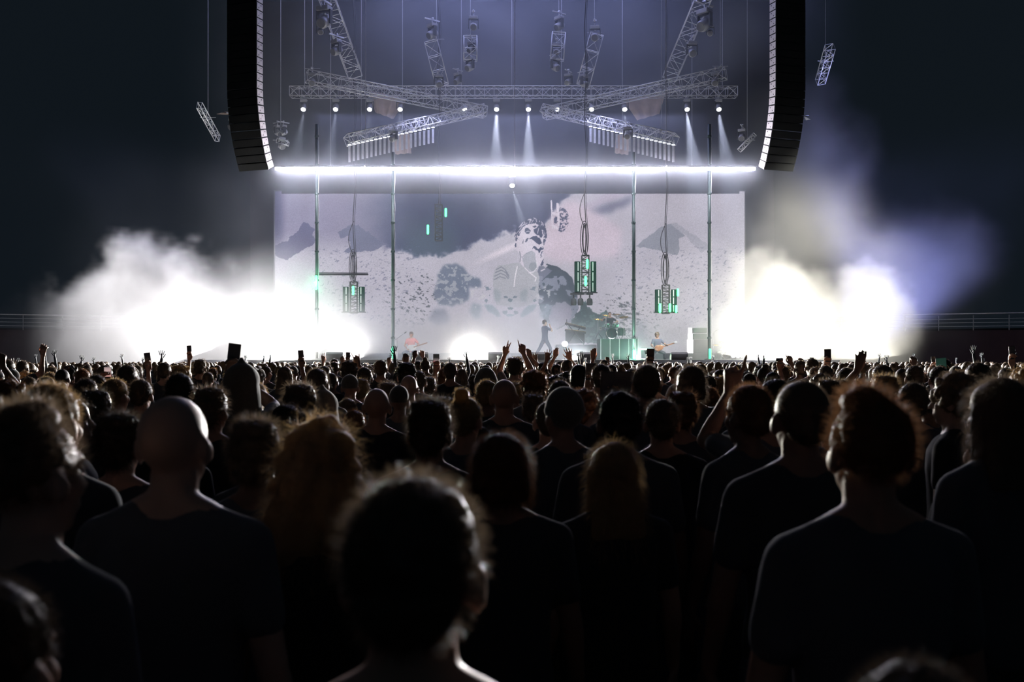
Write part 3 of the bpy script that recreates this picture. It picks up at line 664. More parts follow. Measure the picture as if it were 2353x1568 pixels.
# ---------------------------------------------------------------- hanging light pods
def pod(px, top, bot, Y, tubes, label, panels=True, cage=True, loop=True, cable_top=388, lamps=0, bar=True, sc_=1.0):
    """cage with two side panels of unlit tubes, lit green tubes, cable coil on top"""
    c = P(px, top, Y); u = Y / F; H = (bot - top) * u
    t = thing('hanging_light_pod', label, 'hanging light', c)
    if cage:
        mb = MB(); w2 = 8 * u * sc_; Hc = H * .88
        for sx in (-1, 1):
            for sy in (-1, 1): mb.tube((sx * w2, sy * w2 * .8, 0), (sx * w2, sy * w2 * .8, -Hc), .022, n=6)
        n = 9
        for k in range(n + 1):
            zz = -Hc * k / n
            for s_ in (-1, 1):
                mb.tube((-w2, s_ * w2 * .8, zz), (w2, s_ * w2 * .8, zz), .016, n=5)
                if k < n: mb.tube((-w2 * (1 if k % 2 else -1), s_ * w2 * .8, zz), (w2 * (1 if k % 2 else -1), s_ * w2 * .8, zz - Hc / n), .012, n=5)
        mb.build('cage', M['black'], t)
    if panels:
        for s_ in (-1, 1):
            mb = MB(); x = s_ * 18.5 * u * sc_; ph = H * .70; z0 = -H * .14
            mb.rbox((x, 0, z0 - ph / 2), (13 * u * sc_, .16, ph), .02); pn = mb.build('side_panel', M['pod_panel'], t)
            mb = MB()
            for q in range(3): mb.box((x - s_ * 1.5 * u, -.09, z0 - ph * (q + .5) / 3), (.035, .02, ph * .28))
            mb.build('slot', M['slot_glow'], pn)
            mb = MB()
            for q in range(14): mb.ell((s_ * 10.2 * u * sc_, 0, z0 - ph * (q + .5) / 14), (.02, .02, .035), 6, 4)
            mb.build('bulb_string', M['slot_glow'], t)
    if bar:
        mb = MB(); mb.rbox((0, 0, -H * .85), (56 * u * sc_, .08, .05), .01); mb.build('cross_bar', M['black'], t)
    for (dx, y0, y1, mm) in tubes:
        x = dx * u; z0 = c.z; za = P(px, y1, Y).z - c.z; zb = P(px, y0, Y).z - c.z
        mb = MB(); mb.capsule((x, -.2, za + .05), (x, -.2, zb - .05), .055); mb.build('light_tube', M[mm], t, smooth=True)
        point('green_tube_glow', c + Vector((x, -.42, (za + zb) / 2)), 3, GREEN, .08)
    for k in range(lamps):
        x = (-27 + 18.5 * k) * u if lamps == 3 else 0
        x = (-27, -11, 10)[k] * u; zz = -H * .93
        mb = MB(); mb.box((x, 0, -H * .88), (.3, .2, .08)); mb.box((x, 0, -H * .92), (.06, .06, .2)); lm = mb.build('lamp_yoke', M['black'], t)
        mb = MB(); mb.lathe((x, 0, zz - .25), [(.05, .16), (.12, .12), (.14, -.05), (.12, -.16), (.02, -.17)], 12); mb.build('lamp_head', M['black'], t, smooth=True)
    ct = 22.39 - c.z
    mb = MB(); pts = [Vector((.04 * math.sin(zz * 1.7), 0, zz)) for zz in np.linspace(0, ct, 60)]; mb.path(pts, .022, 5)
    mb.path([p + Vector((.07, .05, 0)) for p in pts], .012, 5); mb.build('hanging_cable', M['cable'], t)
    if loop:
        mb = MB()
        for a0, rr, hh in ((0, .10, .55), (.9, .15, .7), (2, .12, .62), (3.1, .18, .8)):
            mb.path([Vector((rr * math.sin(q) * math.cos(a0) - .04, rr * math.sin(q) * math.sin(a0), .75 + hh * math.cos(q))) for q in np.linspace(0, 2 * PI, 20)], .018, 5)
        mb.path([Vector((-.25 * math.sin(q * PI), 0, 1.2 + q * 1.7)) for q in np.linspace(0, 1, 14)], .018, 5)
        mb.build('cable_coil', M['cable'], t)
    return t
pod(1345, 587, 688, 45, ((4, 597, 619, 'green'), (0, 636, 658, 'green')), 'large hanging cage of dark green panels with two glowing green tubes', lamps=3)
pod(813, 648, 730, 47.5, ((0, 658, 679, 'green'),), 'faint hanging cage in the haze by the left pole with one small green tube')
pod(1530, 655, 730, 47, ((-15, 698, 720, 'green'), (8, 698, 718, 'green'), (22, 702, 720, 'green'), (26, 664, 682, 'green')), 'hazy hanging cage right of the third pole with four pale green tubes')
pod(1008, 470, 565, 47.5, ((17, 480, 500, 'green'), (-24, 518, 540, 'green')), 'pair of bright green tubes hanging in the dark sky left of the singing face', panels=False, loop=False, lamps=0, bar=False)
mb = MB(); a = P(726, 631, 43.2); z = P(845, 631, 47.45); mb.tube((0, 0, 0), z - a, .04); mb.tube((0, 0, .07), z - a + Vector((0, 0, .07)), .02)
tag(mb.build('cross_pipe', M['cable'], loc=a), 'thin level pipe between the left pole and the faint hanging cage', 'pipe')
# ---------------------------------------------------------------- band equipment on the deck
def gear(name, label, cat, px, Y, z=DZ): q = P(px, 815, Y); return thing(name, label, cat, (q.x, Y, z))
# drum riser
t = gear('drum_riser', 'dark green box riser under the drum kit', 'riser', 1418, 47)
mb = MB(); mb.rbox((0, 0, .48), (1.75, 2.0, .96), .02); mb.build('box', M['drum_green'], t)
mb = MB()
for x in (-.86, -.43, 0, .43, .86): mb.box((x, -1.01, .48), (.03, .02, .94))
mb.build('edge_strip', M['alu'], t)
t2 = gear('keyboard_riser', 'lower wide dark riser under the keyboards left of the green drum riser', 'riser', 1322, 47.5)
mb = MB(); mb.rbox((0, 0, .35), (1.9, 1.6, .7), .02); mb.build('box', M['deck'], t2)
def drum(t, c, r, h, tiltx, shellm, name='drum', lugs=6):
    rot = Matrix.Rotation(tiltx, 3, 'X')
    mb = MB(); mb.lathe(c, [(r * .98, -h / 2), (r, -h / 2 + .01), (r, h / 2 - .01), (r * .98, h / 2)], 20, rot); d = mb.build(name, shellm, t, smooth=False)
    mb = MB()
    for s_ in (-1, 1): mb.lathe(c, [(r * .96, s_ * h / 2), (r * 1.04, s_ * h / 2 - .012), (r * 1.04, s_ * h / 2 + .012), (r * .96, s_ * h / 2)], 20, rot)
    for k in range(lugs):
        a = 2 * PI * k / lugs; p = rot @ Vector((r * 1.03 * math.cos(a), r * 1.03 * math.sin(a), 0)) + Vector(c); mb.box(p, (.025, .025, h * .5), rot)
    mb.build('hoop', M['chrome'], d)
def cymbal(t, c, r, tilt):
    rot = Matrix.Rotation(tilt, 3, 'X') @ Matrix.Rotation(tilt * .4, 3, 'Y')
    mb = MB(); mb.lathe(c, [(.01, .03), (r * .18, .022), (r * .22, .008), (r, -.012), (r * .98, -.016), (.01, 0)], 20, rot); mb.build('cymbal', M['gold'], t, smooth=True)
    mb = MB(); c = Vector(c); mb.tube(c, (c.x, c.y, 0), .014); 
    for a in (0, 2.1, 4.2): mb.tube((c.x, c.y, .35), (c.x + .25 * math.cos(a), c.y + .25 * math.sin(a), 0), .012)
    mb.build('cymbal_stand', M['chrome'], t)
def kit(label, px, Y, z, shellm, s=1.0):
    t = gear('drum_kit', label, 'drum kit', px, Y, z); t.scale = (s,) * 3
    drum(t, (0, 0, .30), .28, .4, PI / 2, shellm, 'bass_drum', 8)
    drum(t, (-.2, .02, .72), .15, .2, R(14), shellm, 'tom'); drum(t, (.2, .02, .72), .16, .22, R(14), shellm, 'tom')
    drum(t, (.55, .25, .38), .2, .38, 0, shellm, 'floor_tom'); drum(t, (-.45, .3, .55), .17, .14, 0, M['chrome'], 'snare')
    cymbal(t, (-.7, .1, 1.05), .24, R(10)); cymbal(t, (.65, .0, 1.15), .25, R(-12)); cymbal(t, (-.3, -.1, 1.25), .2, R(14)); cymbal(t, (.25, .1, 1.3), .22, R(-8))
    return t
kit('main drum kit with brass cymbals on the dark green riser', 1405, 47, DZ + .96, M['drum_green'], .9)
kit('small white drum kit at the right of the amplifier stack', 1668, 44, DZ, M['drum'], .62)
# keyboards
t = gear('keyboard_stack', 'two-tier keyboard stand with golden lit keys left of the drum kit', 'keyboard', 1322, 47.2, DZ + .7)
for k, (zz, rot) in enumerate(((.62, R(8)), (.88, R(14)))):
    rm = Matrix.Rotation(rot, 3, 'Y')
    mb = MB(); mb.rbox((0, 0, zz), (1.0, .32, .09), .015, rm); kb = mb.build('keyboard', M['black'], t)
    mb = MB()
    for q in range(26): mb.box(Vector((0, 0, zz)) + rm @ Vector((-.46 + q * .037, -.11, .05)), (.03, .12, .02), rm)
    mb.build('keys', M['key_glow'] if 'key_glow' in M else M['gold'], kb)
mb = MB(); mb.tube((-.42, 0, 0), (.30, 0, .9), .025); mb.tube((.42, 0, 0), (-.30, 0, .9), .025); mb.tube((-.4, .1, .9), (-.4, .1, 1.2), .02); mb.build('stand', M['black'], t)
mb = MB(); mb.box((0, .3, .35), (.9, .3, .6)); mb.build('rack_case', M['black'], t)
# amplifier stack; the light on its white side is put in as emission
t = gear('amplifier_stack', 'tall dark amplifier stack whose left side glows bright white', 'amplifier', 1606, 46)
u = 46 / F
mb = MB(); mb.rbox((-8 * u, 0, .14), (72 * u, 1.0, .28), .02); mb.build('plinth', M['cabinet'], t)
mb = MB(); mb.rbox((4 * u, 0, .28 + .32), (44 * u, .7, .64), .02); mb.build('bottom_cabinet', M['cabinet'], t)
mb = MB(); mb.rbox((1 * u, 0, .92 + .14), (30 * u, .6, .24), .02); mb.build('amplifier_head', M['drum_green'], t)
mb = MB(); mb.rbox((1 * u, 0, 1.20 + .14), (30 * u, .6, .22), .02); mb.build('amplifier_head', M['drum_green'], t)
mb = MB(); mb.box((2 * u, -.32, 1.19), (26 * u, .02, .02)); mb.box((2 * u, -.37, .93), (30 * u, .02, .02)); mb.build('trim_strip', M['chrome'], t)
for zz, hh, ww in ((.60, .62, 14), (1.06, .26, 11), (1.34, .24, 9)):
    mb = MB(); mb.rbox((-23 * u - .01, -.37, zz), (ww * u, .03, hh), .01); pn = mb.build('white_glow', M['white_glow'], t)
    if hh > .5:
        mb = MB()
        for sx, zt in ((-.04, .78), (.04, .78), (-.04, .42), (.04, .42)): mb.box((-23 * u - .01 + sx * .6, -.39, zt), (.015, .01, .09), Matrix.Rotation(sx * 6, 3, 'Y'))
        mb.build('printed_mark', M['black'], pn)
t = gear('microphone_stand', 'thin boom microphone stand with a lit tip right of the amplifier stack', 'microphone stand', 1640, 45)
mb = MB(); mb.tube((0, 0, 0), (0, 0, 1.1), .018); mb.path([(0, 0, 1.1), (.02, 0, 1.22), (.1, 0, 1.3), (.17, 0, 1.32)], .014); mb.lathe((0, 0, 0), [(.14, 0), (.14, .02), (.02, .04)], 12); mb.build('stand', M['chrome'], t)
mb = MB(); mb.capsule((.17, 0, 1.32), (.24, 0, 1.33), .03); mb.build('microphone', M['chrome'], t, smooth=True)
t = gear('microphone_stand', 'slanting boom microphone stand at the second pole in front of the pink-lit guitarist', 'microphone stand', 912, 45)
mb = MB(); mb.tube((0, 0, 0), (0, 0, 1.0), .014); mb.tube((-.2, 0, .8), (.35, 0, 1.2), .012); mb.lathe((0, 0, 0), [(.14, 0), (.14, .02), (.02, .04)], 12); mb.build('stand', M['chrome'], t)
mb = MB(); mb.capsule((.35, 0, 1.2), (.42, 0, 1.25), .026); mb.build('microphone', M['black'], t, smooth=True)
# small combo amplifier lit from its left
t = gear('combo_amplifier', 'grey combo amplifier box at the stage edge beside the bassist', 'amplifier', 1483, 43.5)
mb = MB(); mb.rbox((0, 0, .27), (.5, .35, .5), .02); mb.build('cabinet', M['slat'], t)
mb = MB(); mb.box((0, -.18, .24), (.42, .02, .36)); mb.build('grille', M['grille'], t)
t = gear('cymbal_flag', 'small white reflecting disc on a stand behind the singer', 'reflector', 1298, 46.5)
mb = MB(); mb.lathe((0, 0, .72), [(.01, .02), (.14, .015), (.15, 0), (.01, -.01)], 14, Matrix.Rotation(R(70), 3, 'X')); mb.build('disc', M['white_glow'], t)  # light reflected by the disc is put in as emission
mb = MB(); mb.tube((0, .02, 0), (0, .02, .72), .015); mb.build('stand', M['black'], t)
for i, (px, w_) in enumerate(((770, .7), (965, .7), (1140, .65), (1235, .7), (1350, .7), (1560, .7))):
    t = gear('monitor_wedge', 'low black monitor wedge at the stage edge, ' + ('furthest left', 'left of the bright blinder', 'just right of the bright blinder', 'in front of the singer', 'in front of the keyboards', 'furthest right')[i], 'monitor speaker', px, 41.8)
    mb = MB(); mb.rings([[Vector((sx * w_ / 2, y, z)) for y, z in ((-.2, 0), (.25, 0), (.25, .12), (-.12, .32), (-.2, .25))] for sx in (-1, 1)]); mb.build('cabinet', M['cabinet'], t)
    mb = MB(); mb.box((0, .07, .235), (w_ * .9, .36, .015), Matrix.Rotation(R(-28), 3, 'X')); mb.build('grille', M['grille'], t)
# the bright blinder lamps on the stage edge
def blinder(px, py, Y, label, rows=2, cols=2, mm='lens_hot', s=1.0):
    q = P(px, py, Y); t = thing('blinder_lamp', label, 'stage lamp', (q.x, Y, DZ))
    h = q.z - DZ
    mb = MB(); mb.rbox((0, .05, h), (.22 * cols * s, .12, .22 * rows * s), .02); mb.build('housing', M['black'], t)
    for i in range(rows):
        for j in range(cols):
            mb = MB(); mb.lathe(((j - (cols - 1) / 2) * .2 * s, -.02, h + (i - (rows - 1) / 2) * .2 * s), [(.01, .0), (.085 * s, 0), (.085 * s, .02), (.01, .03)], 14, Matrix.Rotation(PI / 2, 3, 'X')); mb.build('lens', M[mm], t)
    mb = MB(); mb.box((0, .06, (h - .1) / 2), (.06, .06, max(.05, h - .1))); mb.box((0, .06, .02), (.4, .3, .04)); mb.build('stand', M['black'], t)
blinder(1082, 822, 41.3, 'dazzling cluster of four lamps at the stage edge left of the singer')
blinder(1325, 822, 42, 'bright pair of lamps low in front of the keyboards', 1, 2)
blinder(1466, 822, 43, 'bright lamp at the foot of the combo amplifier', 1, 1)
blinder(1690, 818, 43.4, 'lamp pair low behind the small white drum kit', 1, 2, 'lens')
blinder(640, 815, 42.2, 'bright flood lamp pair drowned in the left smoke', 2, 2)
blinder(1760, 815, 42.2, 'bright flood lamp pair drowned in the right smoke', 2, 2)

q = P(1402, 815, 47.6); t = thing('drum_stool', 'round black stool under the drummer', 'stool', (q.x, 47.78, DZ + .96))
mb = MB(); mb.lathe((0, 0, .38), [(.15, 0), (.17, .03), (.15, .07)], 18); mb.build('seat', M['black'], t)
for k in range(3):
    mb = MB(); mb.tube((0, 0, .38), (.22 * math.cos(k * 2.1), .22 * math.sin(k * 2.1), 0), .015); mb.build('leg', M['chrome'], t)
# ---------------------------------------------------------------- smoke and haze: density fields in voxel grids
class S:
    """a socket in a geometry node tree with arithmetic"""
    nt = None
    def __init__(s, sock): s.s = sock
    @staticmethod
    def m(op, *a, clamp=False):
        n = S.nt.nodes.new('ShaderNodeMath'); n.operation = op; n.use_clamp = clamp
        for i, v in enumerate(a):
            if isinstance(v, S): S.nt.links.new(v.s, n.inputs[i])
            else: n.inputs[i].default_value = v
        return S(n.outputs[0])
    def __add__(a, b): return S.m('ADD', a, b)
    __radd__ = __add__
    def __sub__(a, b): return S.m('SUBTRACT', a, b)
    def __rsub__(a, b): return S.m('SUBTRACT', b, a)
    def __mul__(a, b): return S.m('MULTIPLY', a, b)
    __rmul__ = __mul__
    def __truediv__(a, b): return S.m('DIVIDE', a, b)
    def max(a, b): return S.m('MAXIMUM', a, b)
    def min(a, b): return S.m('MINIMUM', a, b)
    def pow(a, b): return S.m('POWER', a, b)
def s_step(x, a, b):          # 0 at a, 1 at b
    n = S.nt.nodes.new('ShaderNodeMapRange'); n.interpolation_type = 'SMOOTHSTEP'; n.clamp = True
    S.nt.links.new(x.s, n.inputs['Value'])
    n.inputs['From Min'].default_value = min(a, b); n.inputs['From Max'].default_value = max(a, b)
    n.inputs['To Min'].default_value = 0 if a < b else 1; n.inputs['To Max'].default_value = 1 if a < b else 0
    return S(n.outputs['Result'])
def s_noise(scale, detail, rough=.55, dist=0, off=(0, 0, 0), stretch=(1, 1, 1)):
    nd = S.nt.nodes
    mp = nd.new('ShaderNodeVectorMath'); mp.operation = 'MULTIPLY_ADD'
    S.nt.links.new(S.pos, mp.inputs[0]); mp.inputs[1].default_value = stretch; mp.inputs[2].default_value = off
    n = nd.new('ShaderNodeTexNoise')
    S.nt.links.new(mp.outputs[0], n.inputs['Vector'])
    n.inputs['Scale'].default_value = scale; n.inputs['Detail'].default_value = detail
    n.inputs['Roughness'].default_value = rough; n.inputs['Distortion'].default_value = dist
    return S(n.outputs[0])
def s_blob(c, r):             # normalised distance from the centre of an ellipsoid
    q = ((S.x - c[0]) / r[0]) * ((S.x - c[0]) / r[0]) + ((S.y - c[1]) / r[1]) * ((S.y - c[1]) / r[1]) + ((S.z - c[2]) / r[2]) * ((S.z - c[2]) / r[2])
    return S.m('SQRT', q)
def make_volume(name, lo, hi, vox, field, color, label, aniso=0.0, mult=1.0):
    me = bpy.data.meshes.new(name); o = bpy.data.objects.new(name, me); C.objects.link(o)
    nt = bpy.data.node_groups.new(name, 'GeometryNodeTree')
    nt.interface.new_socket('Geometry', in_out='OUTPUT', socket_type='NodeSocketGeometry')
    out = nt.nodes.new('NodeGroupOutput'); vc = nt.nodes.new('GeometryNodeVolumeCube')
    S.nt = nt
    ps = nt.nodes.new('GeometryNodeInputPosition'); S.pos = ps.outputs[0]
    sp = nt.nodes.new('ShaderNodeSeparateXYZ'); nt.links.new(ps.outputs[0], sp.inputs[0])
    S.x, S.y, S.z = (S(k) for k in sp.outputs)
    dens = field()
    # fade out at the faces of the grid
    ex = s_step(S.x, lo[0], lo[0] + 1) * s_step(S.x, hi[0], hi[0] - 1) * s_step(S.y, lo[1], lo[1] + .6) * s_step(S.y, hi[1], hi[1] - .6)
    dens = (dens * ex).max(0.0)
    nt.links.new(dens.s, vc.inputs['Density'])
    vc.inputs['Min'].default_value = lo; vc.inputs['Max'].default_value = hi
    for i, k in enumerate('XYZ'):
        vc.inputs['Resolution ' + k].default_value = max(4, int((hi[i] - lo[i]) / vox))
    sm = nt.nodes.new('GeometryNodeSetMaterial')
    nt.links.new(vc.outputs[0], sm.inputs[0]); nt.links.new(sm.outputs[0], out.inputs[0])
    m = bpy.data.materials.new(name); m.use_nodes = True
    t = m.node_tree; t.nodes.clear()
    mo = t.nodes.new('ShaderNodeOutputMaterial'); vs = t.nodes.new('ShaderNodeVolumeScatter')
    at = t.nodes.new('ShaderNodeAttribute'); at.attribute_name = 'density'
    mu = t.nodes.new('ShaderNodeMath'); mu.operation = 'MULTIPLY'; mu.inputs[1].default_value = mult
    t.links.new(at.outputs['Fac'], mu.inputs[0]); t.links.new(mu.outputs[0], vs.inputs['Density'])
    vs.inputs['Color'].default_value = (*color, 1); vs.inputs['Anisotropy'].default_value = aniso
    t.links.new(vs.outputs[0], mo.inputs['Volume'])
    sm.inputs['Material'].default_value = m
    me.materials.append(m)
    md = o.modifiers.new('smoke', 'NODES'); md.node_group = nt
    o['label'] = label; o['category'] = 'smoke'; o['kind'] = 'stuff'
    return o

def bloom_puffs():          # added dense spots that imitate bloom around the stage-edge lamps
    t = None
    for x, y, z, r, a in ((-1.70, 41.9, 1.75, .85, .9), (2.73, 42.6, 1.75, .5, .3), (5.4, 43.5, 1.85, .55, .3)):
        q = s_blob((x, y, z), (r, r, r)); e = S.m('EXPONENT', q * q * -1.0) * a
        t = e if t is None else t + e
    return t
def f_haze():
    n = s_noise(.13, 4, .6, .5, (3, 1, 7)); n2 = s_noise(.45, 4, .6, .4)
    side = s_step(S.m('ABSOLUTE', S.x - .3), 15, 9) * .90 + s_step(S.z, 13, 6) * .10
    mid = s_step(s_blob((1.5, 47, 16), (9, 8, 10)), 1.4, .2)
    low = s_step(S.z, 5.0, 1.6)
    return ((s_step(n, .36, .64) * .042 + .006 + mid * .022) * side * (s_step(S.z, 8, 10.5) * .55 + .45) + low * (n2 * .22 + .01) * s_step(S.m('ABSOLUTE', S.x), 15, 11) * (s_step(S.x, 3.2, 1.0) * .85 + .15) + bloom_puffs()) * s_step(S.z, 21.5, 18.5) + S.m('EXPONENT', ((S.y - 42.2) * (S.y - 42.2) + (S.z - 9.69) * (S.z - 9.69)) * -1.6) * s_step(S.m('ABSOLUTE', S.x - .1), 11, 10) * .055  # last term: density added along the light bar to imitate its bloom
make_volume('stage_haze', (-24, 41.15, 1.66), (24, 51.6, 21.5), .33, f_haze, (.80, .86, 1),
            'thin blue grey haze hanging under the stage roof in front of the big screen')
def f_left():
    n = s_noise(.36, 6, .62, .35); n2 = s_noise(.16, 3, .5, 0, (9, 3, 1))
    q = s_blob((-15.6, 44, 1.4), (5.2, 3, 5.3)) + (n - .5) * 1.3
    q2 = s_blob((-10.5, 44, 0.9), (6.2, 3, 5.0)) + (n2 - .5) * .8
    q3 = s_blob((-19, 44, 1.0), (5, 3, 3.6)) + (n - .5) * 1.4
    cut = s_step(S.z * 1.0 + S.x * 1.35, -4.2, -6.4)  # slanting edge of a light shaft, shaped into the smoke density
    return ((s_step(q, 1.02, .78) * .40).max(s_step(q2, 1.15, .35) * .26 * cut)).max(s_step(q3, 1.1, .6) * .12)
make_volume('smoke_bank', (-25, 41.1, 1.0), (-4.5, 47, 9.8), .20, f_left, (.96, .97, 1),
            'thick white smoke billowing up at the left side of the stage')
def f_right():
    n = s_noise(.42, 6, .62, .35, (4, 8, 2)); n2 = s_noise(.2, 4, .55, 0, (1, 5, 3))
    q = s_blob((11.6, 44, 1.6), (4.0, 3, 5.0)) + (n - .5) * 1.1
    q2 = s_blob((15.4, 44, 1.6), (2.9, 3, 4.4)) + (n - .5) * 1.3
    q3 = s_blob((17.2, 44.8, 3.4), (5.0, 3, 5.4)) + (n2 - .5) * 1.9
    q4 = s_blob((12.9, 44.2, 9.0), (3.0, 2.6, 5.0)) + (n2 - .5) * 2.0
    return ((s_step(q, 1.02, .78) * .36).max(s_step(q2, 1.02, .8) * .30)).max(s_step(q3, 1.15, .4) * .045) + s_step(q4, 1.2, .3) * .08
make_volume('smoke_bank', (6.5, 41.1, 1.0), (25, 47.4, 14.5), .22, f_right, (.99, .97, .95),
            'thick warm white smoke billowing up at the right side of the stage')

# ---------------------------------------------------------------- human figure: one continuous skin per person
SH_Z = 1.43
def hand(mb, W, u, n, side, curls, spread=.16, thumb=.5, k=1.0):
    """palm and five fingers at wrist W; u fingers direction, n palm normal, side +1 when the thumb points to u x n"""
    W = Vector(W); u = Vector(u).normalized(); n = Vector(n); n = (n - u * n.dot(u)).normalized(); v = u.cross(n) * side
    lens = ((.046, .026, .020), (.050, .030, .022), (.046, .028, .021), (.036, .021, .018))
    for i in range(4):
        lat = (1.5 - i) * .0215 * k
        base = W + v * (lat * .55) + u * .012; kn = W + v * lat + u * ((.092, .096, .090, .081)[i] * k)
        mb.capsule(base, kn, .0145 * k, .0125 * k, 8)
        a0 = (1.5 - i) * spread; d = (u * math.cos(a0) + v * math.sin(a0)).normalized(); p = kn; c = curls[i]
        ang = 0
        for j, L in enumerate(lens[i]):
            ang += c * (.75, 1.15, .8)[j]
            dd = (d * math.cos(ang) + n * math.sin(ang)).normalized(); q = p + dd * L * k
            mb.capsule(p, q, (.0108, .0100, .0092)[j] * k, (.0100, .0092, .0080)[j] * k, 8); p = q
    b = W + v * .02 * k + u * .02 * k; t1 = b + (u * .62 + v * .62 + n * .35 * (1 + thumb)).normalized() * .045 * k
    t2 = t1 + (u * (.9) + v * (.75 - thumb * 1.1) + n * .6 * thumb).normalized() * .034 * k
    t3 = t2 + (u * (.95) + v * (.45 - thumb * 1.6) + n * .6 * thumb).normalized() * .028 * k
    mb.capsule(b, t1, .017 * k, .0125 * k, 8); mb.capsule(t1, t2, .0122 * k, .0108 * k, 8); mb.capsule(t2, t3, .0105 * k, .009 * k, 8)
    return W + u * .09 * k
GEST = {'open': ((.06, .03, .05, .1), .2, 0.0), 'relax': ((.35, .45, .5, .55), .08, .5), 'point': ((.04, 1.5, 1.55, 1.5), .05, .9),
        'horns': ((.05, 1.5, 1.5, .08), .14, .9), 'peace': ((.05, .05, 1.5, 1.5), .2, .9), 'fist': ((1.5, 1.5, 1.5, 1.5), .04, .8),
        'grip': ((.75, .75, .75, .75), .05, .6), 'claw': ((.5, .55, .6, .6), .16, .3), 'ok': ((1.1, .2, .15, .1), .16, .9)}
def ik(S_, W, L1, L2, pole):
    S_ = Vector(S_); W = Vector(W); d = W - S_; D = min(d.length, (L1 + L2) * .995); d.normalize(); W = S_ + d * D
    a = (L1 * L1 - L2 * L2 + D * D) / (2 * D); h = math.sqrt(max(0, L1 * L1 - a * a))
    p = Vector(pole); p = (p - d * p.dot(d)).normalized()
    return S_ + d * a + p * h, W
def human_parts(arms=None, legs=None, wide=1.0, head_tilt=0.0, head_turn=0.0, lean=0.0):
    """arms: {side: (wrist, pole, gesture, palm normal)}; everything stands at the origin, looking along +Y"""
    body, shirt, pants, shoes = MB(), MB(), MB(), MB()
    T = [(0, 0, .86, .15, .10), (0, 0, .95, .168, .118), (0, .0, 1.05, .140, .102), (0, 0, 1.15, .145, .105), (0, .005, 1.28, .165, .115), (0, .0, 1.38, .172, .108), (0, -.005, 1.44, .135, .085), (0, -.01, 1.48, .075, .062)]
    body.loft([(x, y, z, rx * wide, ry) for x, y, z, rx, ry in T])
    # neck, head, face
    hb = MB()
    hb.capsule((0, -.015, 1.44), (0, .0, 1.57), .060, .056, 12)
    hb.ell((0, -.012, 1.662), (.0765, .096, .092), 18, 12)
    hb.ell((0, .030, 1.595), (.058, .062, .070), 14, 10)
    hb.ell((0, .055, 1.545), (.030, .030, .026), 10, 8)                       # chin
    hb.capsule((0, .086, 1.645), (0, .108, 1.610), .010, .014, 8)               # nose
    hb.ell((0, .088, 1.578), (.024, .012, .006), 8, 6); hb.ell((0, .086, 1.568), (.021, .012, .007), 8, 6)   # lips
    hb.capsule((-.035, .076, 1.666), (.035, .076, 1.666), .012, .012, 8)       # brow
    for s_ in (-1, 1):
        hb.ell((s_ * .045, .060, 1.615), (.020, .020, .022), 8, 6)             # cheekbone
        rot = Matrix.Rotation(s_ * R(-22), 3, 'Z')
        hb.ell((s_ * .083, -.008, 1.622), (.009, .022, .034), 10, 8, rot); hb.ell((s_ * .090, -.020, 1.632), (.006, .008, .026), 8, 6, rot)
    Mh = Matrix.Rotation(head_turn, 4, 'Z') @ Matrix.Rotation(head_tilt, 4, 'X')
    pv = Vector((0, -.005, 1.54))
    hb.v = [tuple((Mh @ (Vector(p) - pv)) * 1 + pv) if p[2] > 1.50 else p for p in hb.v]
    body._add(hb.v, hb.f)
    shirt.loft([(0, 0, .84, .168 * wide, .122), (0, 0, .95, .182 * wide, .132), (0, 0, 1.06, .165 * wide, .12), (0, 0, 1.18, .168 * wide, .122), (0, .005, 1.29, .184 * wide, .130), (0, 0, 1.39, .190 * wide, .120), (0, -.005, 1.447, .150 * wide, .094), (0, -.012, 1.475, .085, .072)])
    tips = {}
    for s_ in (-1, 1):
        sh = Vector((s_ * .178 * wide, -.005, SH_Z - .02)); neck = Vector((s_ * .03, -.02, 1.50))
        body.capsule(neck, sh, .042, .050, 10); shirt.capsule(neck + Vector((s_ * .035, 0, -.025)), sh, .045, .062, 10)
        if arms and s_ in arms:
            wr, pole_, gest, pn = arms[s_]
            if wr[2] > 1.5: sh = sh + Vector((s_ * -.01, .0, .03))
        else:
            wr, pole_, gest, pn = (s_ * .27, .06, .86), (s_ * .5, -1, 0), 'relax', (-s_, 0.2, 0)
        el, wr = ik(sh, wr, .29, .255, pole_)
        body.capsule(sh, el, .052, .040, 12); body.capsule(el, wr, .040, .027, 12)
        body.capsule(el + (wr - el) * .15, el + (wr - el) * .4, .042, .038, 10)
        u = (wr - el).normalized()
        if arms and s_ in arms and wr.z > 1.55: u = (u + Vector((0, 0, 1.3))).normalized()
        cu, spr, th = GEST[gest]
        vside = 1
        nn = Vector(pn); nn = (nn - u * nn.dot(u)).normalized()
        # thumb towards the body's midline side when palm faces forward
        v = u.cross(nn); vside = 1 if v.x * -s_ > 0 else -1
        tips[s_] = hand(body, wr, u, nn, vside, cu, spr, th)
        slv = sh + (el - sh) * .62
        shirt.capsule(sh, slv, .064, .058, 12)
    for s_ in (-1, 1):
        if legs and s_ in legs: kn, an = legs[s_]
        else: kn, an = (s_ * .11, .02, .49), (s_ * .12, 0, .085)
        hip = Vector((s_ * .09, 0, .88))
        body.capsule(hip, kn, .085, .055, 12); body.capsule(kn, an, .052, .036, 12)
        pants.capsule(hip, kn, .098, .072, 12); pants.capsule(kn, Vector(kn).lerp(Vector(an), .93), .072, .058, 12)
        a_ = Vector(an); shoes.capsule(a_ + Vector((0, -.03, -.045)), a_ + Vector((s_ * .02, .15, -.05)), .045, .038, 10); shoes.capsule(a_, a_ + Vector((0, 0, -.03)), .048, .05, 10)
    pants.loft([(0, 0, .84, .16, .115), (0, 0, .90, .178, .126), (0, 0, .985, .172 * wide, .122)])
    return body, shirt, pants, shoes, tips
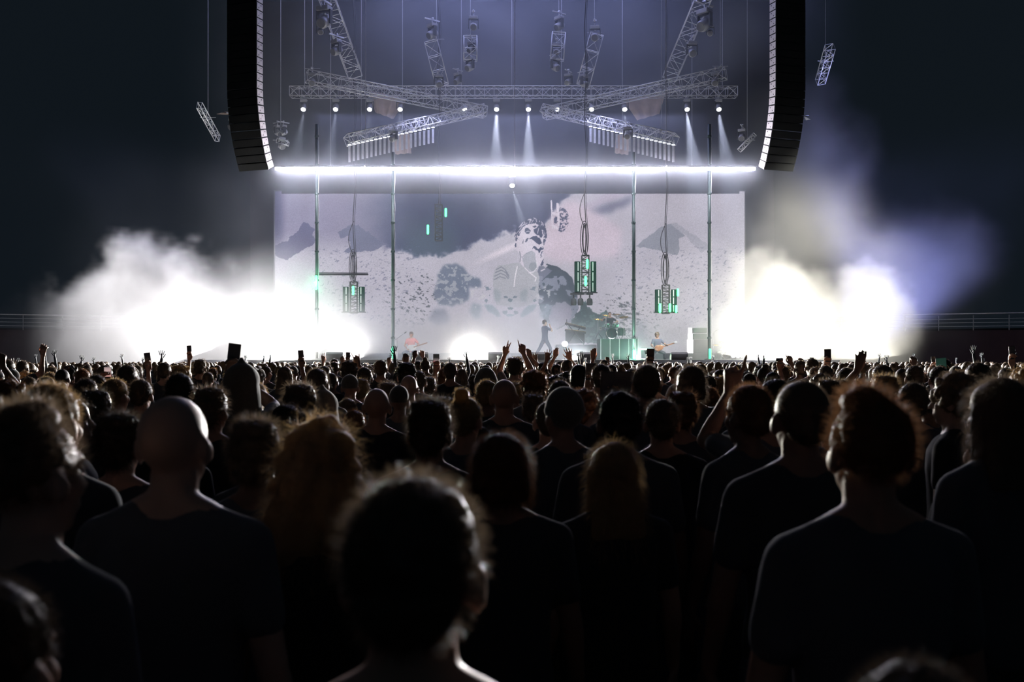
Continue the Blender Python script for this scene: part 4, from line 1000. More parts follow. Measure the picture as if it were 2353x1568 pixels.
def cloth_wobble(amp=.006, fr=9):
    def f(c):
        n = mnoise.noise_vector(c * fr)
        return c + Vector((n.x, n.y, 0)) * amp
    return f
PANTS = None
def make_human_meshes(tag_, vox=.010, **kw):
    global PANTS
    b, s, p, sh, tips = human_parts(**kw)
    bm_ = remeshed(b, 'body_' + tag_, vox, 2, [M['skin']])
    sm_ = remeshed(s, 'shirt_' + tag_, .016, 3, [M['shirt']], cloth_wobble())
    if PANTS is None or kw.get('legs'):
        pm = remeshed(p, 'trousers_' + tag_, .02, 3, [M['trousers']], cloth_wobble(.008, 7)); fm = remeshed(sh, 'shoes_' + tag_, .014, 1, [M['shoe']])
        if not kw.get('legs'): PANTS = (pm, fm)
    else: pm, fm = PANTS
    return {'body': bm_, 'shirt': sm_, 'trousers': pm, 'shoes': fm, 'tips': tips}

# ---- hair
HC = Vector((0, -.012, 1.662))
def strands(mb, pts, nrm, length, width, grav=.5, jitter=.5, seg=3, curl=0, seed=1):
    rr = random.Random(seed)
    for p, n in zip(pts, nrm):
        d = (n + Vector((rr.gauss(0, 1), rr.gauss(0, 1), rr.gauss(0, 1))) * jitter * .5).normalized(); L = length * rr.uniform(.5, 1.2) / seg
        side = d.cross(Vector((rr.gauss(0, 1), rr.gauss(0, 1), rr.gauss(0, 1)))).normalized() * width / 2
        q = Vector(p); vs = [q - side, q + side]; fs = []
        for k in range(seg):
            d = (d + Vector((0, 0, -grav)) * (k + 1) / seg + (Vector((rr.gauss(0, 1), rr.gauss(0, 1), rr.gauss(0, 1))) * curl)).normalized()
            q = q + d * L; t = 1 - (k + 1) / (seg + .3)
            vs += [q - side * t, q + side * t]; fs.append((2 * k, 2 * k + 1, 2 * k + 3, 2 * k + 2))
        mb._add(vs, fs)
def surf_samples(me, n, seed, zmin=0, cond=None):
    rr = random.Random(seed); P_ = []; N_ = []
    polys = me.polygons; k = 0
    while len(P_) < n and k < n * 20:
        k += 1; f = polys[rr.randrange(len(polys))]; c = f.center
        if c.z < zmin or (cond and not cond(c)): continue
        P_.append(c + Vector((rr.uniform(-1, 1), rr.uniform(-1, 1), rr.uniform(-1, 1))) * .004); N_.append(f.normal.copy())
    return P_, N_
def hair_mesh(kind, lod):
    """lod 0: near heads, fine strands; 1: middle; 2: far"""
    mb = MB(); vox = (.007, .010, .012)[lod]; ns = (5200, 1500, 420)[lod]; wd = (.0011, .0022, .004)[lod]
    nz = lambda a, f: (lambda c: c + (c - HC).normalized() * a * mnoise.noise(c * f))
    m_ = [M['hair']]; cond = lambda c: c.y < .07
    L, gr, jit, cur, disp = .02, .1, .6, 0, None
    if kind == 'short':
        mb.ell(HC + Vector((0, -.008, .012)), (.084, .100, .092), 18, 12); mb.ell(HC + Vector((0, -.045, -.045)), (.068, .060, .055), 12, 8); L, gr, jit = .022, .15, .7; disp = nz(.006, 40)
    elif kind == 'buzz':
        mb.ell(HC + Vector((0, -.006, .006)), (.080, .097, .090), 18, 12); mb.ell(HC + Vector((0, -.045, -.045)), (.064, .056, .052), 12, 8); L, gr, jit = .007, 0, .5; ns = int(ns * .8)
    elif kind == 'messy':
        mb.ell(HC + Vector((0, -.005, .022)), (.088, .102, .096), 18, 12); mb.ell(HC + Vector((0, -.05, -.045)), (.072, .06, .055), 12, 8)
        for q in range(9): a = q * .7; mb.ell(HC + Vector((.05 * math.cos(a), .05 * math.sin(a), .085)), (.03, .03, .028), 8, 6)
        L, gr, jit = .04, .2, 1.0; disp = nz(.016, 28)
    elif kind == 'curly':
        mb.ell(HC + Vector((0, -.012, .02)), (.112, .120, .108), 20, 14); mb.ell(HC + Vector((0, -.05, -.05)), (.095, .07, .06), 12, 8); L, gr, jit, cur = .035, 0, 1.2, .6; disp = nz(.03, 26)
    elif kind == 'long':
        mb.ell(HC + Vector((0, -.008, .010)), (.088, .103, .094), 18, 12); mb.loft([(0, -.075, 1.33, .10, .022), (0, -.075, 1.42, .112, .035), (0, -.06, 1.50, .105, .052), (0, -.045, 1.60, .094, .068), (0, -.03, 1.70, .085, .08)])
        for s_ in (-1, 1): mb.capsule((s_ * .075, .0, 1.66), (s_ * .09, -.01, 1.40), .026, .022, 8)
        L, gr, jit = .06, 1.2, .5; disp = nz(.008, 16)
    elif kind == 'wavy':
        mb.ell(HC + Vector((0, -.008, .014)), (.094, .106, .098), 18, 12); mb.loft([(0, -.075, 1.32, .13, .03), (0, -.075, 1.42, .150, .045), (0, -.06, 1.52, .135, .06), (0, -.045, 1.62, .112, .075), (0, -.03, 1.71, .088, .08)])
        for s_ in (-1, 1):
            for q in range(5): mb.ell((s_ * (.09 + .012 * q), -.02, 1.64 - q * .06), (.034, .04, .04), 8, 6)
        L, gr, jit, cur = .07, .8, .9, .35; disp = nz(.03, 17)
    elif kind == 'bob':
        mb.ell(HC + Vector((0, -.008, .010)), (.092, .104, .094), 18, 12); mb.loft([(0, -.03, 1.545, .088, .072), (0, -.025, 1.60, .098, .088), (0, -.012, 1.68, .090, .095)])
        L, gr, jit = .05, 1.3, .4; disp = nz(.006, 20)
    elif kind == 'ponytail':
        mb.ell(HC + Vector((0, -.008, .008)), (.084, .100, .091), 18, 12); mb.ell(HC + Vector((0, -.045, -.045)), (.066, .058, .052), 12, 8)
        mb.path([HC + Vector((0, -.09, .02)), HC + Vector((0, -.135, .015)), HC + Vector((.004, -.155, -.04)), HC + Vector((0, -.145, -.13)), HC + Vector((0, -.13, -.22)), HC + Vector((0, -.125, -.27))], [.022, .028, .034, .032, .024, .010], 10)
        L, gr, jit = .035, 1.2, .4
    elif kind == 'bun':
        mb.ell(HC + Vector((0, -.008, .008)), (.085, .100, .091), 18, 12); mb.ell(HC + Vector((0, -.045, -.045)), (.066, .058, .052), 12, 8); mb.ell(HC + Vector((0, -.045, .110)), (.042, .042, .036), 12, 8)
        L, gr, jit = .02, .6, .6; disp = nz(.006, 40)
    elif kind == 'topknot':
        mb.ell(HC + Vector((0, -.006, .006)), (.081, .097, .090), 18, 12); mb.ell(HC + Vector((-.012, .01, .085)), (.05, .06, .034), 12, 8)
        L, gr, jit = .03, 0, 1.0; disp = nz(.008, 35)
    elif kind == 'beanie':
        mb.ell(HC + Vector((0, -.01, .018)), (.091, .108, .104), 20, 14); mb.lathe(HC + Vector((0, -.012, -.012)), [(.088, 0), (.098, .004), (.1, .03), (.09, .05)], 24); m_ = [M['knit']]; L = .004; ns = int(ns * .3)
    elif kind == 'cap':
        mb.ell(HC + Vector((0, -.006, .022)), (.086, .102, .088), 20, 14); mb.ell(HC + Vector((0, .12, .03)), (.065, .07, .010), 14, 6, Matrix.Rotation(R(-12), 3, 'X')); mb.ell(HC + Vector((0, -.01, .112)), (.01, .01, .006), 8, 4); m_ = [M['knit']]; ns = 0
    elif kind == 'hood':
        mb.ell(HC + Vector((0, -.02, .01)), (.105, .120, .112), 20, 14); mb.capsule(HC + Vector((0, -.02, .08)), HC + Vector((0, -.02, .135)), .06, .018, 12); mb.loft([(0, -.03, 1.44, .13, .09), (0, -.03, 1.54, .115, .10), (0, -.025, 1.64, .105, .115)]); m_ = [M['knit']]; ns = 0; disp = nz(.005, 14)
    if mb.v: me = remeshed(mb, 'hair_' + kind, vox, 2, m_, disp)
    if ns:
        sb = MB(); P_, N_ = surf_samples(me, ns, 5, 0, cond); strands(sb, P_, N_, L, wd, gr, jit, 3 if lod < 2 else 2, cur)
        me2 = sb.mesh('s', [])
        bm = bmesh.new(); bm.from_mesh(me); bm.from_mesh(me2); bm.to_mesh(me); bm.free(); bpy.data.meshes.remove(me2)
    return me
HAIR = {}
def get_hair(kind, lod):
    if kind == 'bald': return None
    if (kind, lod) not in HAIR: HAIR[(kind, lod)] = hair_mesh(kind, lod)
    return HAIR[(kind, lod)]
PARTNAME = {'beanie': 'beanie', 'cap': 'cap', 'hood': 'hood'}
def person(meshes, kind, lod, loc, rz, scale, label, group=None, wide=1.0, mats=None, skin=None):
    t = thing('person', label, 'person', loc, rz, group); t.scale = (scale * wide, scale, scale)
    for k in ('body', 'shirt', 'trousers', 'shoes'):
        o = child(meshes[k], k, t)
        if mats and k in mats:
            o.material_slots[0].link = 'OBJECT'; o.material_slots[0].material = M[mats[k]]
    hm = get_hair(kind, lod)
    if hm:
        o = child(hm, PARTNAME.get(kind, 'hair'), t)
        if mats and 'hair' in mats: o.material_slots[0].link = 'OBJECT'; o.material_slots[0].material = M[mats['hair']]
    return t
# ---------------------------------------------------------------- the band
def add_eyes(t):
    for s_ in (-1, 1):
        mb = MB(); mb.ell((s_ * .031, .074, 1.640), (.011, .010, .009), 10, 8); mb.build('eye', M['eye'], t, smooth=True)
ms = make_human_meshes('singer', .010, arms={-1: ((-.27, .10, .88), (-1, -.5, 0), 'relax', (1, 0, 0)), 1: ((.07, .22, 1.50), (.5, .2, -1), 'fist', (-1, 0, 0))}, legs={-1: ((-.12, -.20, .50), (-.12, -.46, .14)), 1: ((.10, .22, .52), (.12, .34, .10))})
q = P(1252, 815, 45)
t = person(ms, 'short', 1, (q.x, 45, DZ), R(-62), 1.02, 'singer in a dark blue suit striding across the stage with a microphone at his mouth', mats={'shirt': 'suit', 'trousers': 'suit', 'body': 'skin_light'}); add_eyes(t)
mb = MB(); mb.capsule((0, 0, 0), (.0, -.10, -.10), .014, .011, 8); mb.ell((0, .008, .008), (.026, .026, .026), 10, 8)
mw = Matrix.Rotation(R(-62), 4, 'Z'); h = mw @ (Vector((.03, .17, 1.585)) * 1.02); mc = tag(mb.build('microphone', M['chrome'], smooth=True, loc=Vector((q.x, 45, DZ)) + h), 'silver microphone in the raised hand of the striding singer', 'microphone'); mc.rotation_euler = (0, 0, R(-62))
ms2 = make_human_meshes('guitarist', .011, arms={-1: ((-.40, .30, 1.16), (-1, -.3, -1), 'grip', (0, -1, .3)), 1: ((.14, .24, 1.02), (1, -.4, -.3), 'claw', (0, -1, 0))}, legs={-1: ((-.30, .26, .80), (-.34, .0, .585)), 1: ((.30, .26, .80), (.34, .02, .585))})
def guitar(loc, rz, label, bodym, tilt=R(18)):
    t = thing('guitar', label, 'guitar', loc, rz)
    ro = Matrix.Rotation(tilt, 3, 'Y')
    mb = MB()
    for (x, z, r) in ((.0, 0, .17), (-.12, 0, .15), (.02, .05, .13)): mb.ell(ro @ Vector((x, 0, z)), (r, .03, r * .86), 14, 6, ro)
    me = remeshed(mb, 'guitar_body', .012, 2, [M[bodym]]); child(me, 'body', t)
    mb = MB(); mb.box(ro @ Vector((-.48, .02, 0)), (.66, .025, .05), ro); mb.build('neck', M['wood'], t)
    mb = MB(); mb.box(ro @ Vector((-.87, .02, .01)), (.16, .02, .08), ro)
    for k in range(4): mb.box(ro @ Vector((-.82 - k * .035, .02, .06)), (.02, .02, .03), ro)
    mb.build('headstock', M['slat'], t)
    return t
q = P(1510, 815, 47)
person(ms2, 'curly', 2, (q.x, 47, DZ - .50), R(180), 1.0, 'bassist in a blue grey jacket crouching low at the right of the stage', mats={'shirt': 'jacket'})
guitar((q.x - .0, 47 - .27, DZ - .50 + 1.02), R(180), 'bass guitar with a pale headstock across the bassist in the grey jacket', 'wood')
q = P(945, 815, 46)
person(ms2, 'messy', 2, (q.x, 46, DZ - .50), R(170), 1.0, 'guitarist with a pink-lit shirt in the haze right of the second pole', mats={'shirt': 'pink_lit_shirt'})
guitar((q.x, 46 - .27, DZ - .50 + 1.02), R(180), 'pale guitar held by the pink-lit guitarist', 'drum')
ms3 = make_human_meshes('drummer', .011, arms={-1: ((-.30, .38, 1.25), (-1, 0, -.5), 'grip', (0, 0, -1)), 1: ((.34, .34, 1.42), (1, 0, -.5), 'grip', (0, 0, -1))}, legs={-1: ((-.2, .42, .86), (-.2, .40, .46)), 1: ((.2, .42, .86), (.2, .42, .46))})
q = P(1402, 815, 47.6)
person(ms3, 'short', 2, (q.x, 47.75, DZ + .96 - .36), R(180), .95, 'drummer behind the kit on the green riser with both sticks raised', mats={'shirt': 'shirt'})
# ---------------------------------------------------------------- the crowd
STAND = make_human_meshes('standing', .009)
STAND2 = make_human_meshes('arms_folded', .011, arms={-1: ((.05, .24, 1.12), (-1, 0, -1), 'relax', (0, -1, 0)), 1: ((-.05, .22, 1.14), (1, 0, -1), 'relax', (0, -1, 0))})
def lod_for(Y): return 0 if Y < 4.2 else 1 if Y < 9 else 2
DESC = {'bald': 'bald', 'buzz': 'close-cropped', 'short': 'short-haired', 'messy': 'messy-haired', 'curly': 'curly-haired', 'long': 'long-haired', 'wavy': 'wavy-haired', 'bob': 'bobbed-hair', 'ponytail': 'ponytailed', 'bun': 'bun-haired', 'topknot': 'tuft-haired', 'beanie': 'beanie-wearing', 'cap': 'cap-wearing', 'hood': 'hooded'}
HW = {'bald': .166, 'buzz': .170, 'short': .178, 'messy': .188, 'curly': .23, 'long': .20, 'wavy': .28, 'bob': .20, 'ponytail': .178, 'bun': .178, 'topknot': .172, 'beanie': .192, 'cap': .184, 'hood': .22}
HT = {'bald': 1.754, 'buzz': 1.762, 'short': 1.775, 'messy': 1.80, 'curly': 1.80, 'long': 1.768, 'wavy': 1.775, 'bob': 1.77, 'ponytail': 1.766, 'bun': 1.81, 'topknot': 1.785, 'beanie': 1.785, 'cap': 1.785, 'hood': 1.83}
placed = []     # (x, y, radius)
def room(x, y, r): return all((x - a) ** 2 + (y - b) ** 2 > (r + c_) ** 2 for a, b, c_ in placed)
def put_person(px, top, wpx, kind, label, rz=0, mats=None, meshes=None, group=None, wide=1.0):
    Y0 = HW[kind] * F / wpx; Y = Y0
    for fac in (1, .95, 1.05, .9, 1.1, .86, 1.15, 1.2, .82):
        Y = Y0 * fac
        if room((px - 1176.5) / F * Y, Y, .2): break
    h = EYE - (top - HOR) / F * Y
    s = h / HT[kind]; s = max(.84, min(1.12, s))
    Y = max(Y, .9); z0 = h - s * HT[kind]      # tiny residual from clamping stays in the ground
    q = P(px, 815, Y)
    placed.append((q.x, Y, .22))
    return person(meshes or STAND, kind, lod_for(Y), (q.x, Y, min(0, z0) if abs(z0) < .02 else 0), R(rz), s, label, group, wide, mats)
H = [
 (950, 1075, 335, 'short', 'very near dark fuzzy head filling the bottom centre, its ears out of focus', 0, None),
 (-22, 1312, 330, 'short', 'very near blurred head cut off by the bottom left corner, one ear lit', -12, None),
 (2088, 1500, 340, 'short', 'nearest low blurred head just entering the frame at the bottom right', 0, None),
 (78, 920, 208, 'topknot', 'near man at the left edge with shaved lit sides and thin hair on top', -28, {'hair': 'hair', 'body': 'skin_light'}),
 (402, 910, 194, 'bald', 'near bald man with a bright rim of light along the right of his scalp', -8, {'body': 'skin_light'}),
 (735, 962, 236, 'wavy', 'near woman with long wavy hair lit golden along its edges', 0, {'hair': 'hair_blond'}),
 (1150, 992, 152, 'bob', 'near person with smooth olive brown bobbed hair under the blinder glow', 5, {'hair': 'hair_auburn'}),
 (1408, 1015, 150, 'long', 'near woman with straight parted hair falling on her shoulders, right of centre', 12, {'hair': 'hair_blond'}),
 (1995, 884, 182, 'topknot', 'near man with brown-lit hair and a small tuft on top, right side', 8, {'hair': 'hair_auburn'}),
 (1838, 872, 128, 'buzz', 'close-cropped man with a greenish rim of light, left of the tuft-haired man', 6, None),
 (987, 908, 112, 'messy', 'tall messy-haired man just left of the light star', 0, None),
 (1423, 893, 106, 'short', 'short-haired man below the dark tablet', 4, None),
 (1520, 912, 88, 'short', 'short-haired man right beside the one below the tablet', 0, None),
 (1263, 919, 78, 'buzz', 'close-cropped man with clear ears between the bald head and the tablet', 0, None),
 (1326, 936, 58, 'beanie', 'small knitted olive hat right of the close-cropped man with clear ears', 0, None),
 (1159, 872, 64, 'bald', 'bald man with a thin white rim just below the raised hands', 0, None),
 (866, 893, 66, 'bald', 'bald man with a white and green rim left of the light star', 0, None),
 (2188, 853, 104, 'curly', 'man with thick hair turned to the left, his cheek and neck lit', 55, {'body': 'skin_light'}),
 (2292, 868, 140, 'long', 'large dark long-haired head near the right edge', 20, None),
 (2362, 838, 88, 'curly', 'curly blond head cut off by the right edge', 0, {'hair': 'hair_blond'}),
 (160, 906, 104, 'long', 'woman turned to the right with her nose and cheek lit, behind the near left man', -62, {'body': 'skin_light'}),
 (603, 980, 100, 'short', 'auburn head behind the bald man and the wavy-haired woman', 0, {'hair': 'hair_auburn'}),
 (277, 940, 116, 'messy', 'dark head between the profile woman and the bald man', 0, None),
 (742, 878, 84, 'hood', 'person in a pointed dark hood above the wavy-haired woman', 0, None),
 (586, 876, 62, 'ponytail', 'fair gathered hair right of the raised near phone', 10, {'hair': 'hair_blond'}),
 (690, 874, 84, 'messy', 'broad dark head left of the pointed hood', 0, None),
 (660, 928, 84, 'bob', 'dark bobbed head with a pale hair clip below the pointed hood', -6, None),
 (800, 914, 50, 'short', 'small dark head between the hood and the green-rimmed bald man', 0, None),
 (815, 948, 62, 'short', 'head with an orange rim below the green-rimmed bald man', 0, {'hair': 'hair_auburn'}),
 (1227, 850, 66, 'curly', 'round curly head with fuzzy brown edges right of the raised hands', 0, {'hair': 'hair_auburn'}),
 (1278, 862, 58, 'curly', 'darker curly head beside the fuzzy brown one', 0, None),
 (1227, 900, 62, 'messy', 'dark head behind the right shoulder of the thin-rimmed bald man', 0, None),
 (1342, 893, 72, 'curly', 'brown curly head left of the man below the tablet', 0, {'hair': 'hair_auburn'}),
 (1102, 978, 72, 'buzz', 'cropped head between the messy-haired man and the olive bob', 0, None),
 (1022, 905, 72, 'messy', 'tousled head behind the tall messy-haired man', 0, None),
 (935, 828, 46, 'messy', 'tall flat-topped head above the rows left of the light star', 0, None),
 (962, 850, 42, 'short', 'dark head right below the flat-topped one', 0, None),
 (893, 874, 48, 'messy', 'fluffy head above the green-rimmed bald man', 0, None),
 (415, 856, 66, 'short', 'big round dark head above the near bald man', 0, None),
 (325, 870, 56, 'short', 'round head with a gold rim left of the big round dark one', 0, None),
 (285, 853, 36, 'long', 'small head behind the lit phone on the left', 0, None),
 (1190, 818, 25, 'short', 'head of the person standing out between the two raised arms right of the light star', 0, None),
 (1622, 887, 66, 'curly', 'curly brown head left of the large pointing hand', 0, {'hair': 'hair_auburn'}),
 (1775, 868, 56, 'messy', 'dark messy head left above the green-rimmed cropped man', 0, None),
 (1885, 858, 60, 'curly', 'broad curly head right above the green-rimmed cropped man', 0, None),
 (1932, 868, 50, 'messy', 'gold-rimmed head above the tuft-haired man', 0, {'hair': 'hair_blond'}),
 (2032, 856, 66, 'messy', 'fluffy dark head right above the tuft-haired man', 0, {'hair': 'hair_blond'}),
 (2095, 876, 72, 'short', 'dark head left of the man with the lit cheek', 0, None),
 (2135, 892, 60, 'ponytail', 'low gathered hair just left of the man with the lit cheek', 30, None),
 (2100, 838, 42, 'short', 'dark head below the red wall at the right', 0, None),
 (2245, 830, 58, 'short', 'wide dark head above the man with the lit cheek', 0, None),
 (20, 870, 90, 'curly', 'dark curly head at the left edge above the near left man', 0, {'hair': 'hair_auburn'}),
 (60, 895, 60, 'short', 'head with a lit ear between the left edge and the profile woman', -20, {'body': 'skin_light'}),
 (215, 893, 70, 'wavy', 'gold-edged wavy head above the profile woman', 0, {'hair': 'hair_blond'}),
 (455, 905, 56, 'curly', 'small curly gold head above the right of the near bald man', 0, {'hair': 'hair_blond'}),
 (1575, 868, 36, 'beanie', 'pink headband head left of the large pointing hand', 0, {'beanie': 'hair_pink', 'hair': 'hair_pink'}),
 (1556, 880, 60, 'beanie', 'olive knitted hat below the lit phone at the right', 0, None),
 (1655, 862, 40, 'messy', 'fuzzy golden head left behind the large pointing hand', 0, {'hair': 'hair_blond'}),
 (1500, 905, 46, 'short', 'small dark head behind the two neighbours below the tablet', 0, None),
]
H[-1:] = []
for px, top, wp, kind, lb, rz, mt in H:
    put_person(px, top, wp, kind, lb, rz, mt)

# ---- people with raised arms and phones; tip pixel, depth, gesture, phone
def make_phone(w=.075, h=.155, lit=None, label='phone'):
    t = thing('phone' if w < .12 else 'tablet', label, 'phone' if w < .12 else 'tablet')
    mb = MB(); mb.rbox((0, 0, 0), (w, .009, h), .004); mb.build('case', M['black'], t)
    mb = MB(); mb.box((0, -.0055, .004), (w * .90, .001, h * .88)); mb.build('screen', M[lit] if lit else M['lens_off'], t)
    mb = MB(); mb.rbox((w * .27, .006, h * .36), (.024, .004, .028), .0015); mb.build('camera_bump', M['black'], t)
    return t
def screen_mat(name, cols, s):
    m = bpy.data.materials.new(name); m.use_nodes = True; nt = m.node_tree; b = nt.nodes['Principled BSDF']
    tc = nt.nodes.new('ShaderNodeTexCoord'); sx = nt.nodes.new('ShaderNodeSeparateXYZ'); cr = nt.nodes.new('ShaderNodeValToRGB')
    nt.links.new(tc.outputs['Generated'], sx.inputs[0]); nt.links.new(sx.outputs[2], cr.inputs[0])
    while len(cr.color_ramp.elements) < len(cols): cr.color_ramp.elements.new(.5)
    for e, (p_, c_) in zip(cr.color_ramp.elements, cols): e.position = p_; e.color = (*c_, 1)
    nt.links.new(cr.outputs[0], b.inputs['Emission Color']); b.inputs['Emission Strength'].default_value = s
    b.inputs['Base Color'].default_value = (.01, .01, .01, 1); M[name] = m
screen_mat('phone_picture', [(0, (.02, .02, .02)), (.22, (.02, .02, .02)), (.3, (.30, .33, .27)), (.55, (.42, .42, .40)), (.8, (.36, .36, .38)), (.9, (.05, .05, .05))], .9)
screen_mat('phone_pink', [(0, (.5, .25, .22)), (.4, (.55, .35, .32)), (.5, (.15, .12, .12)), (.6, (.6, .42, .4)), (1, (.4, .3, .3))], .9)
screen_mat('phone_red', [(0, (.03, .01, .01)), (.3, (.35, .06, .05)), (.45, (.25, .2, .2)), (.7, (.02, .02, .02)), (1, (.02, .02, .02))], .8)
RA = [ # tip px, tip py, Y, side, gesture, dx of body, phone(w,h,lit), hair, label
 (100, 797, 13.5, 1, 'claw', -.42, None, 'short', 'person by the left railing reaching up a bent arm with a curled hand'),
 (10, 816, 9, 1, 'fist', -.2, None, 'curly', 'person at the left edge with a raised fist'),
 (30, 824, 15, -1, 'open', .2, None, 'short', 'person near the left edge with a small raised hand'),
 (427, 814, 15, -1, 'grip', .25, (.075, .155, None), 'messy', 'person holding a slim phone straight up before the left smoke'),
 (330, 836, 12.5, -1, 'grip', .3, (.08, .16, None), 'short', 'person holding a tilted phone above the gold-rimmed round head'),
 (688, 828, 13, -1, 'grip', .35, (.075, .155, None), 'short', 'person holding a dark phone up left of the first pole'),
 (743, 812, 20, -1, 'ok', .25, None, 'short', 'person making a ring with finger and thumb beside the first pole'),
 (786, 811, 20, -1, 'point', .2, None, 'short', 'person with a raised pointing hand just left of the horns gesture'),
 (798, 826, 17, 1, 'grip', -.2, (.075, .14, None), 'short', 'person holding a small phone between the ring and the horns gestures'),
 (824, 806, 12.5, 1, 'horns', -.1, None, 'curly', 'person throwing a horns gesture with index and little finger'),
 (893, 823, 19, -1, 'fist', .2, None, 'short', 'person with a low raised fist left of the second pole'),
 (934, 816, 13, 1, 'fist', -.32, None, 'short', 'person stretching an arm slanting up towards the second pole'),
 (952, 808, 17, -1, 'fist', .2, None, 'bun', 'person with a raised fist under the pink-lit guitarist'),
 (973, 808, 20, 1, 'claw', -.1, None, 'short', 'person with a raised cupped hand right beside the raised fist'),
 (998, 838, 12, -1, 'grip', .2, (.075, .15, 'phone_red'), 'short', 'person filming on a red-lit phone left of the light star'),
 (1160, 784, 13, -1, 'peace', .17, None, 'short', 'person raising two fingers right of the light star'),
 (1203, 778, 13, 1, 'point', -.12, None, 'messy', 'person with the highest pointing finger, right of the two-finger sign'),
 (1218, 800, 16, 1, 'relax', .2, None, 'short', 'person with a loose raised hand just right of the pointing finger'),
 (1232, 809, 18, 1, 'open', -.1, None, 'short', 'person with spread fingers under the striding singer'),
 (1256, 804, 16, -1, 'open', .15, None, 'short', 'person with an open hand under the feet of the singer'),
 (1274, 802, 17, -1, 'relax', .1, None, 'long', 'person with a narrow slanting arm right of the singer'),
 (1310, 798, 15, 1, 'open', -.05, None, 'short', 'person with a tall straight arm and open hand below the keyboards'),
 (1362, 804, 14, -1, 'relax', .25, None, 'short', 'person with a thick slanting arm below the drum kit'),
 (1398, 822, 20, 1, 'fist', -.1, None, 'short', 'person with a small raised fist below the green drum riser'),
 (1500, 826, 11, 1, 'grip', -.2, (.085, .14, None), 'short', 'person holding a phone up in front of the bassist'),
 (1504, 880, 6.6, 1, 'grip', .22, (.082, .16, 'phone_picture'), 'bob', 'person filming the stage on a bright phone screen right of the tablet'),
 (1436, 900, 6.9, 1, 'grip', .12, (.25, .175, None), 'short', 'person holding up a big dark tablet in front of the drum riser'),
 (1352, 868, 8.5, -1, 'grip', .1, (.085, .15, None), 'short', 'person holding a dark phone left of the tablet'),
 (243, 862, 9, 1, 'grip', .24, (.07, .10, 'phone_pink'), 'short', 'person filming on a small pinkish lit phone at the left'),
 (523, 838, 6.4, 1, 'grip', .22, (.08, .158, None), 'hood', 'near person holding a dark phone high above the left smoke, biggest raised phone'),
 (1686, 808, 4.4, -1, 'point', .16, None, 'short', 'near person with the large blurred pointing finger at the right'),
 (1817, 806, 14, 1, 'point', .1, None, 'short', 'person with a thin raised pointing finger before the right smoke'),
 (1800, 834, 12, -1, 'grip', .35, (.09, .07, None), 'short', 'person holding a phone sideways left of the thin pointing finger'),
 (1842, 825, 15, 1, 'fist', -.1, None, 'short', 'person with a low fist right of the thin pointing finger'),
 (1877, 838, 14, 1, 'grip', -.1, (.06, .12, None), 'short', 'person with a small upright phone before the right smoke'),
 (1914, 828, 12, 1, 'grip', -.12, (.08, .15, None), 'short', 'person with a dark phone high above spread fingers before the right smoke'),
 (1968, 812, 8.5, -1, 'relax', .1, None, 'short', 'person with a tilted flat hand at the right end of the smoke'),
 (2100, 822, 13, 1, 'fist', -.1, None, 'short', 'person with a raised fist below the right railing'),
 (2183, 850, 9, 1, 'grip', -.15, (.10, .13, 'green_dimmer'), 'short', 'person holding a faint green tablet below the right railing'),
 (2342, 822, 11, 1, 'grip', -.2, (.07, .15, None), 'short', 'person with a phone up at the right edge'),
 (2150, 836, 16, -1, 'grip', .1, (.07, .14, None), 'short', 'person with a small phone left of the faint green tablet'),
]
M['green_dimmer'] = mat('dim_green_screen', (.02, .05, .04), .3, 0, 0, emit=(.02, .06, .045), strength=.5)
for px, py, Y, side, gest, dx, ph, kind, lb in RA:
    tip = P(px, py, Y)
    reach = {'grip': .10, 'fist': .11, 'point': .19, 'relax': .15, 'claw': .13}.get(gest, .18)
    stand = random.uniform(.96, 1.02)
    if tip.z > 2.05: stand = min(1.1, tip.z / 2.02)
    for ddx, fy in ((0, 1), (.08, 1), (-.08, 1), (0, .95), (0, 1.05), (.1, .95), (-.1, .95), (.1, 1.06), (-.1, 1.06), (.18, 1), (-.18, 1), (0, .9), (0, 1.12), (.2, .9), (-.2, .9)):
        tp_ = P(px, py, Y * fy); bx = tp_.x + dx + ddx
        if room(bx, Y * fy - .1, .2): break
    Y = Y * fy; tip = P(px, py, Y); bx = tip.x + dx + ddx
    # wrist target in the person's own frame
    loc_t = Vector(((tip.x - bx) / stand, .18 if gest == 'grip' or Y < 8 else .08, tip.z / stand - reach))
    if gest == 'grip': loc_t = Vector(((tip.x - bx) / stand, .26, tip.z / stand - .10))
    arms = {side: (tuple(loc_t), (side * .45, 1, -.3), gest, (0, 1, 0) if gest != 'grip' else (0, -1, 0))}
    if ph and (ph[0] > .12 or Y < 7 and gest == 'grip'):
        arms[-side] = ((loc_t.x * 1 - side * (ph[0] / 2 + .0), loc_t.y, loc_t.z), (-side * .8, .5, -.6), 'grip', (0, -1, 0))
        arms[side] = ((loc_t.x + side * (ph[0] / 2), loc_t.y, loc_t.z), (side * .8, .5, -.6), 'grip', (0, -1, 0))
    ms_ = make_human_meshes('raised', .008 if Y < 9 else .0095, arms=arms)
    placed.append((bx, Y - .1, .22))
    person(ms_, kind, lod_for(Y), (bx, Y - .1, 0), 0, stand, lb)
    if ph:
        tp = ms_['tips'][side]; tp2 = ms_['tips'].get(-side) if -side in arms else None
        c_ = (tp + tp2) / 2 if tp2 is not None else tp
        word = 'tablet' if ph[0] > .12 else 'phone'
        k = make_phone(ph[0], ph[1], ph[2], '%s held by the %s' % (word, lb.split(' ', 1)[1] if lb.startswith('person') else lb))
        k['label'] = ' '.join(k['label'].split()[:16])
        k.location = Vector((bx, Y - .1, 0)) + c_ * stand + Vector((0, -.012, ph[1] * .42)); k.rotation_euler = (R(4), R(random.uniform(-8, 8)) * (ph[0] < .12), 0)

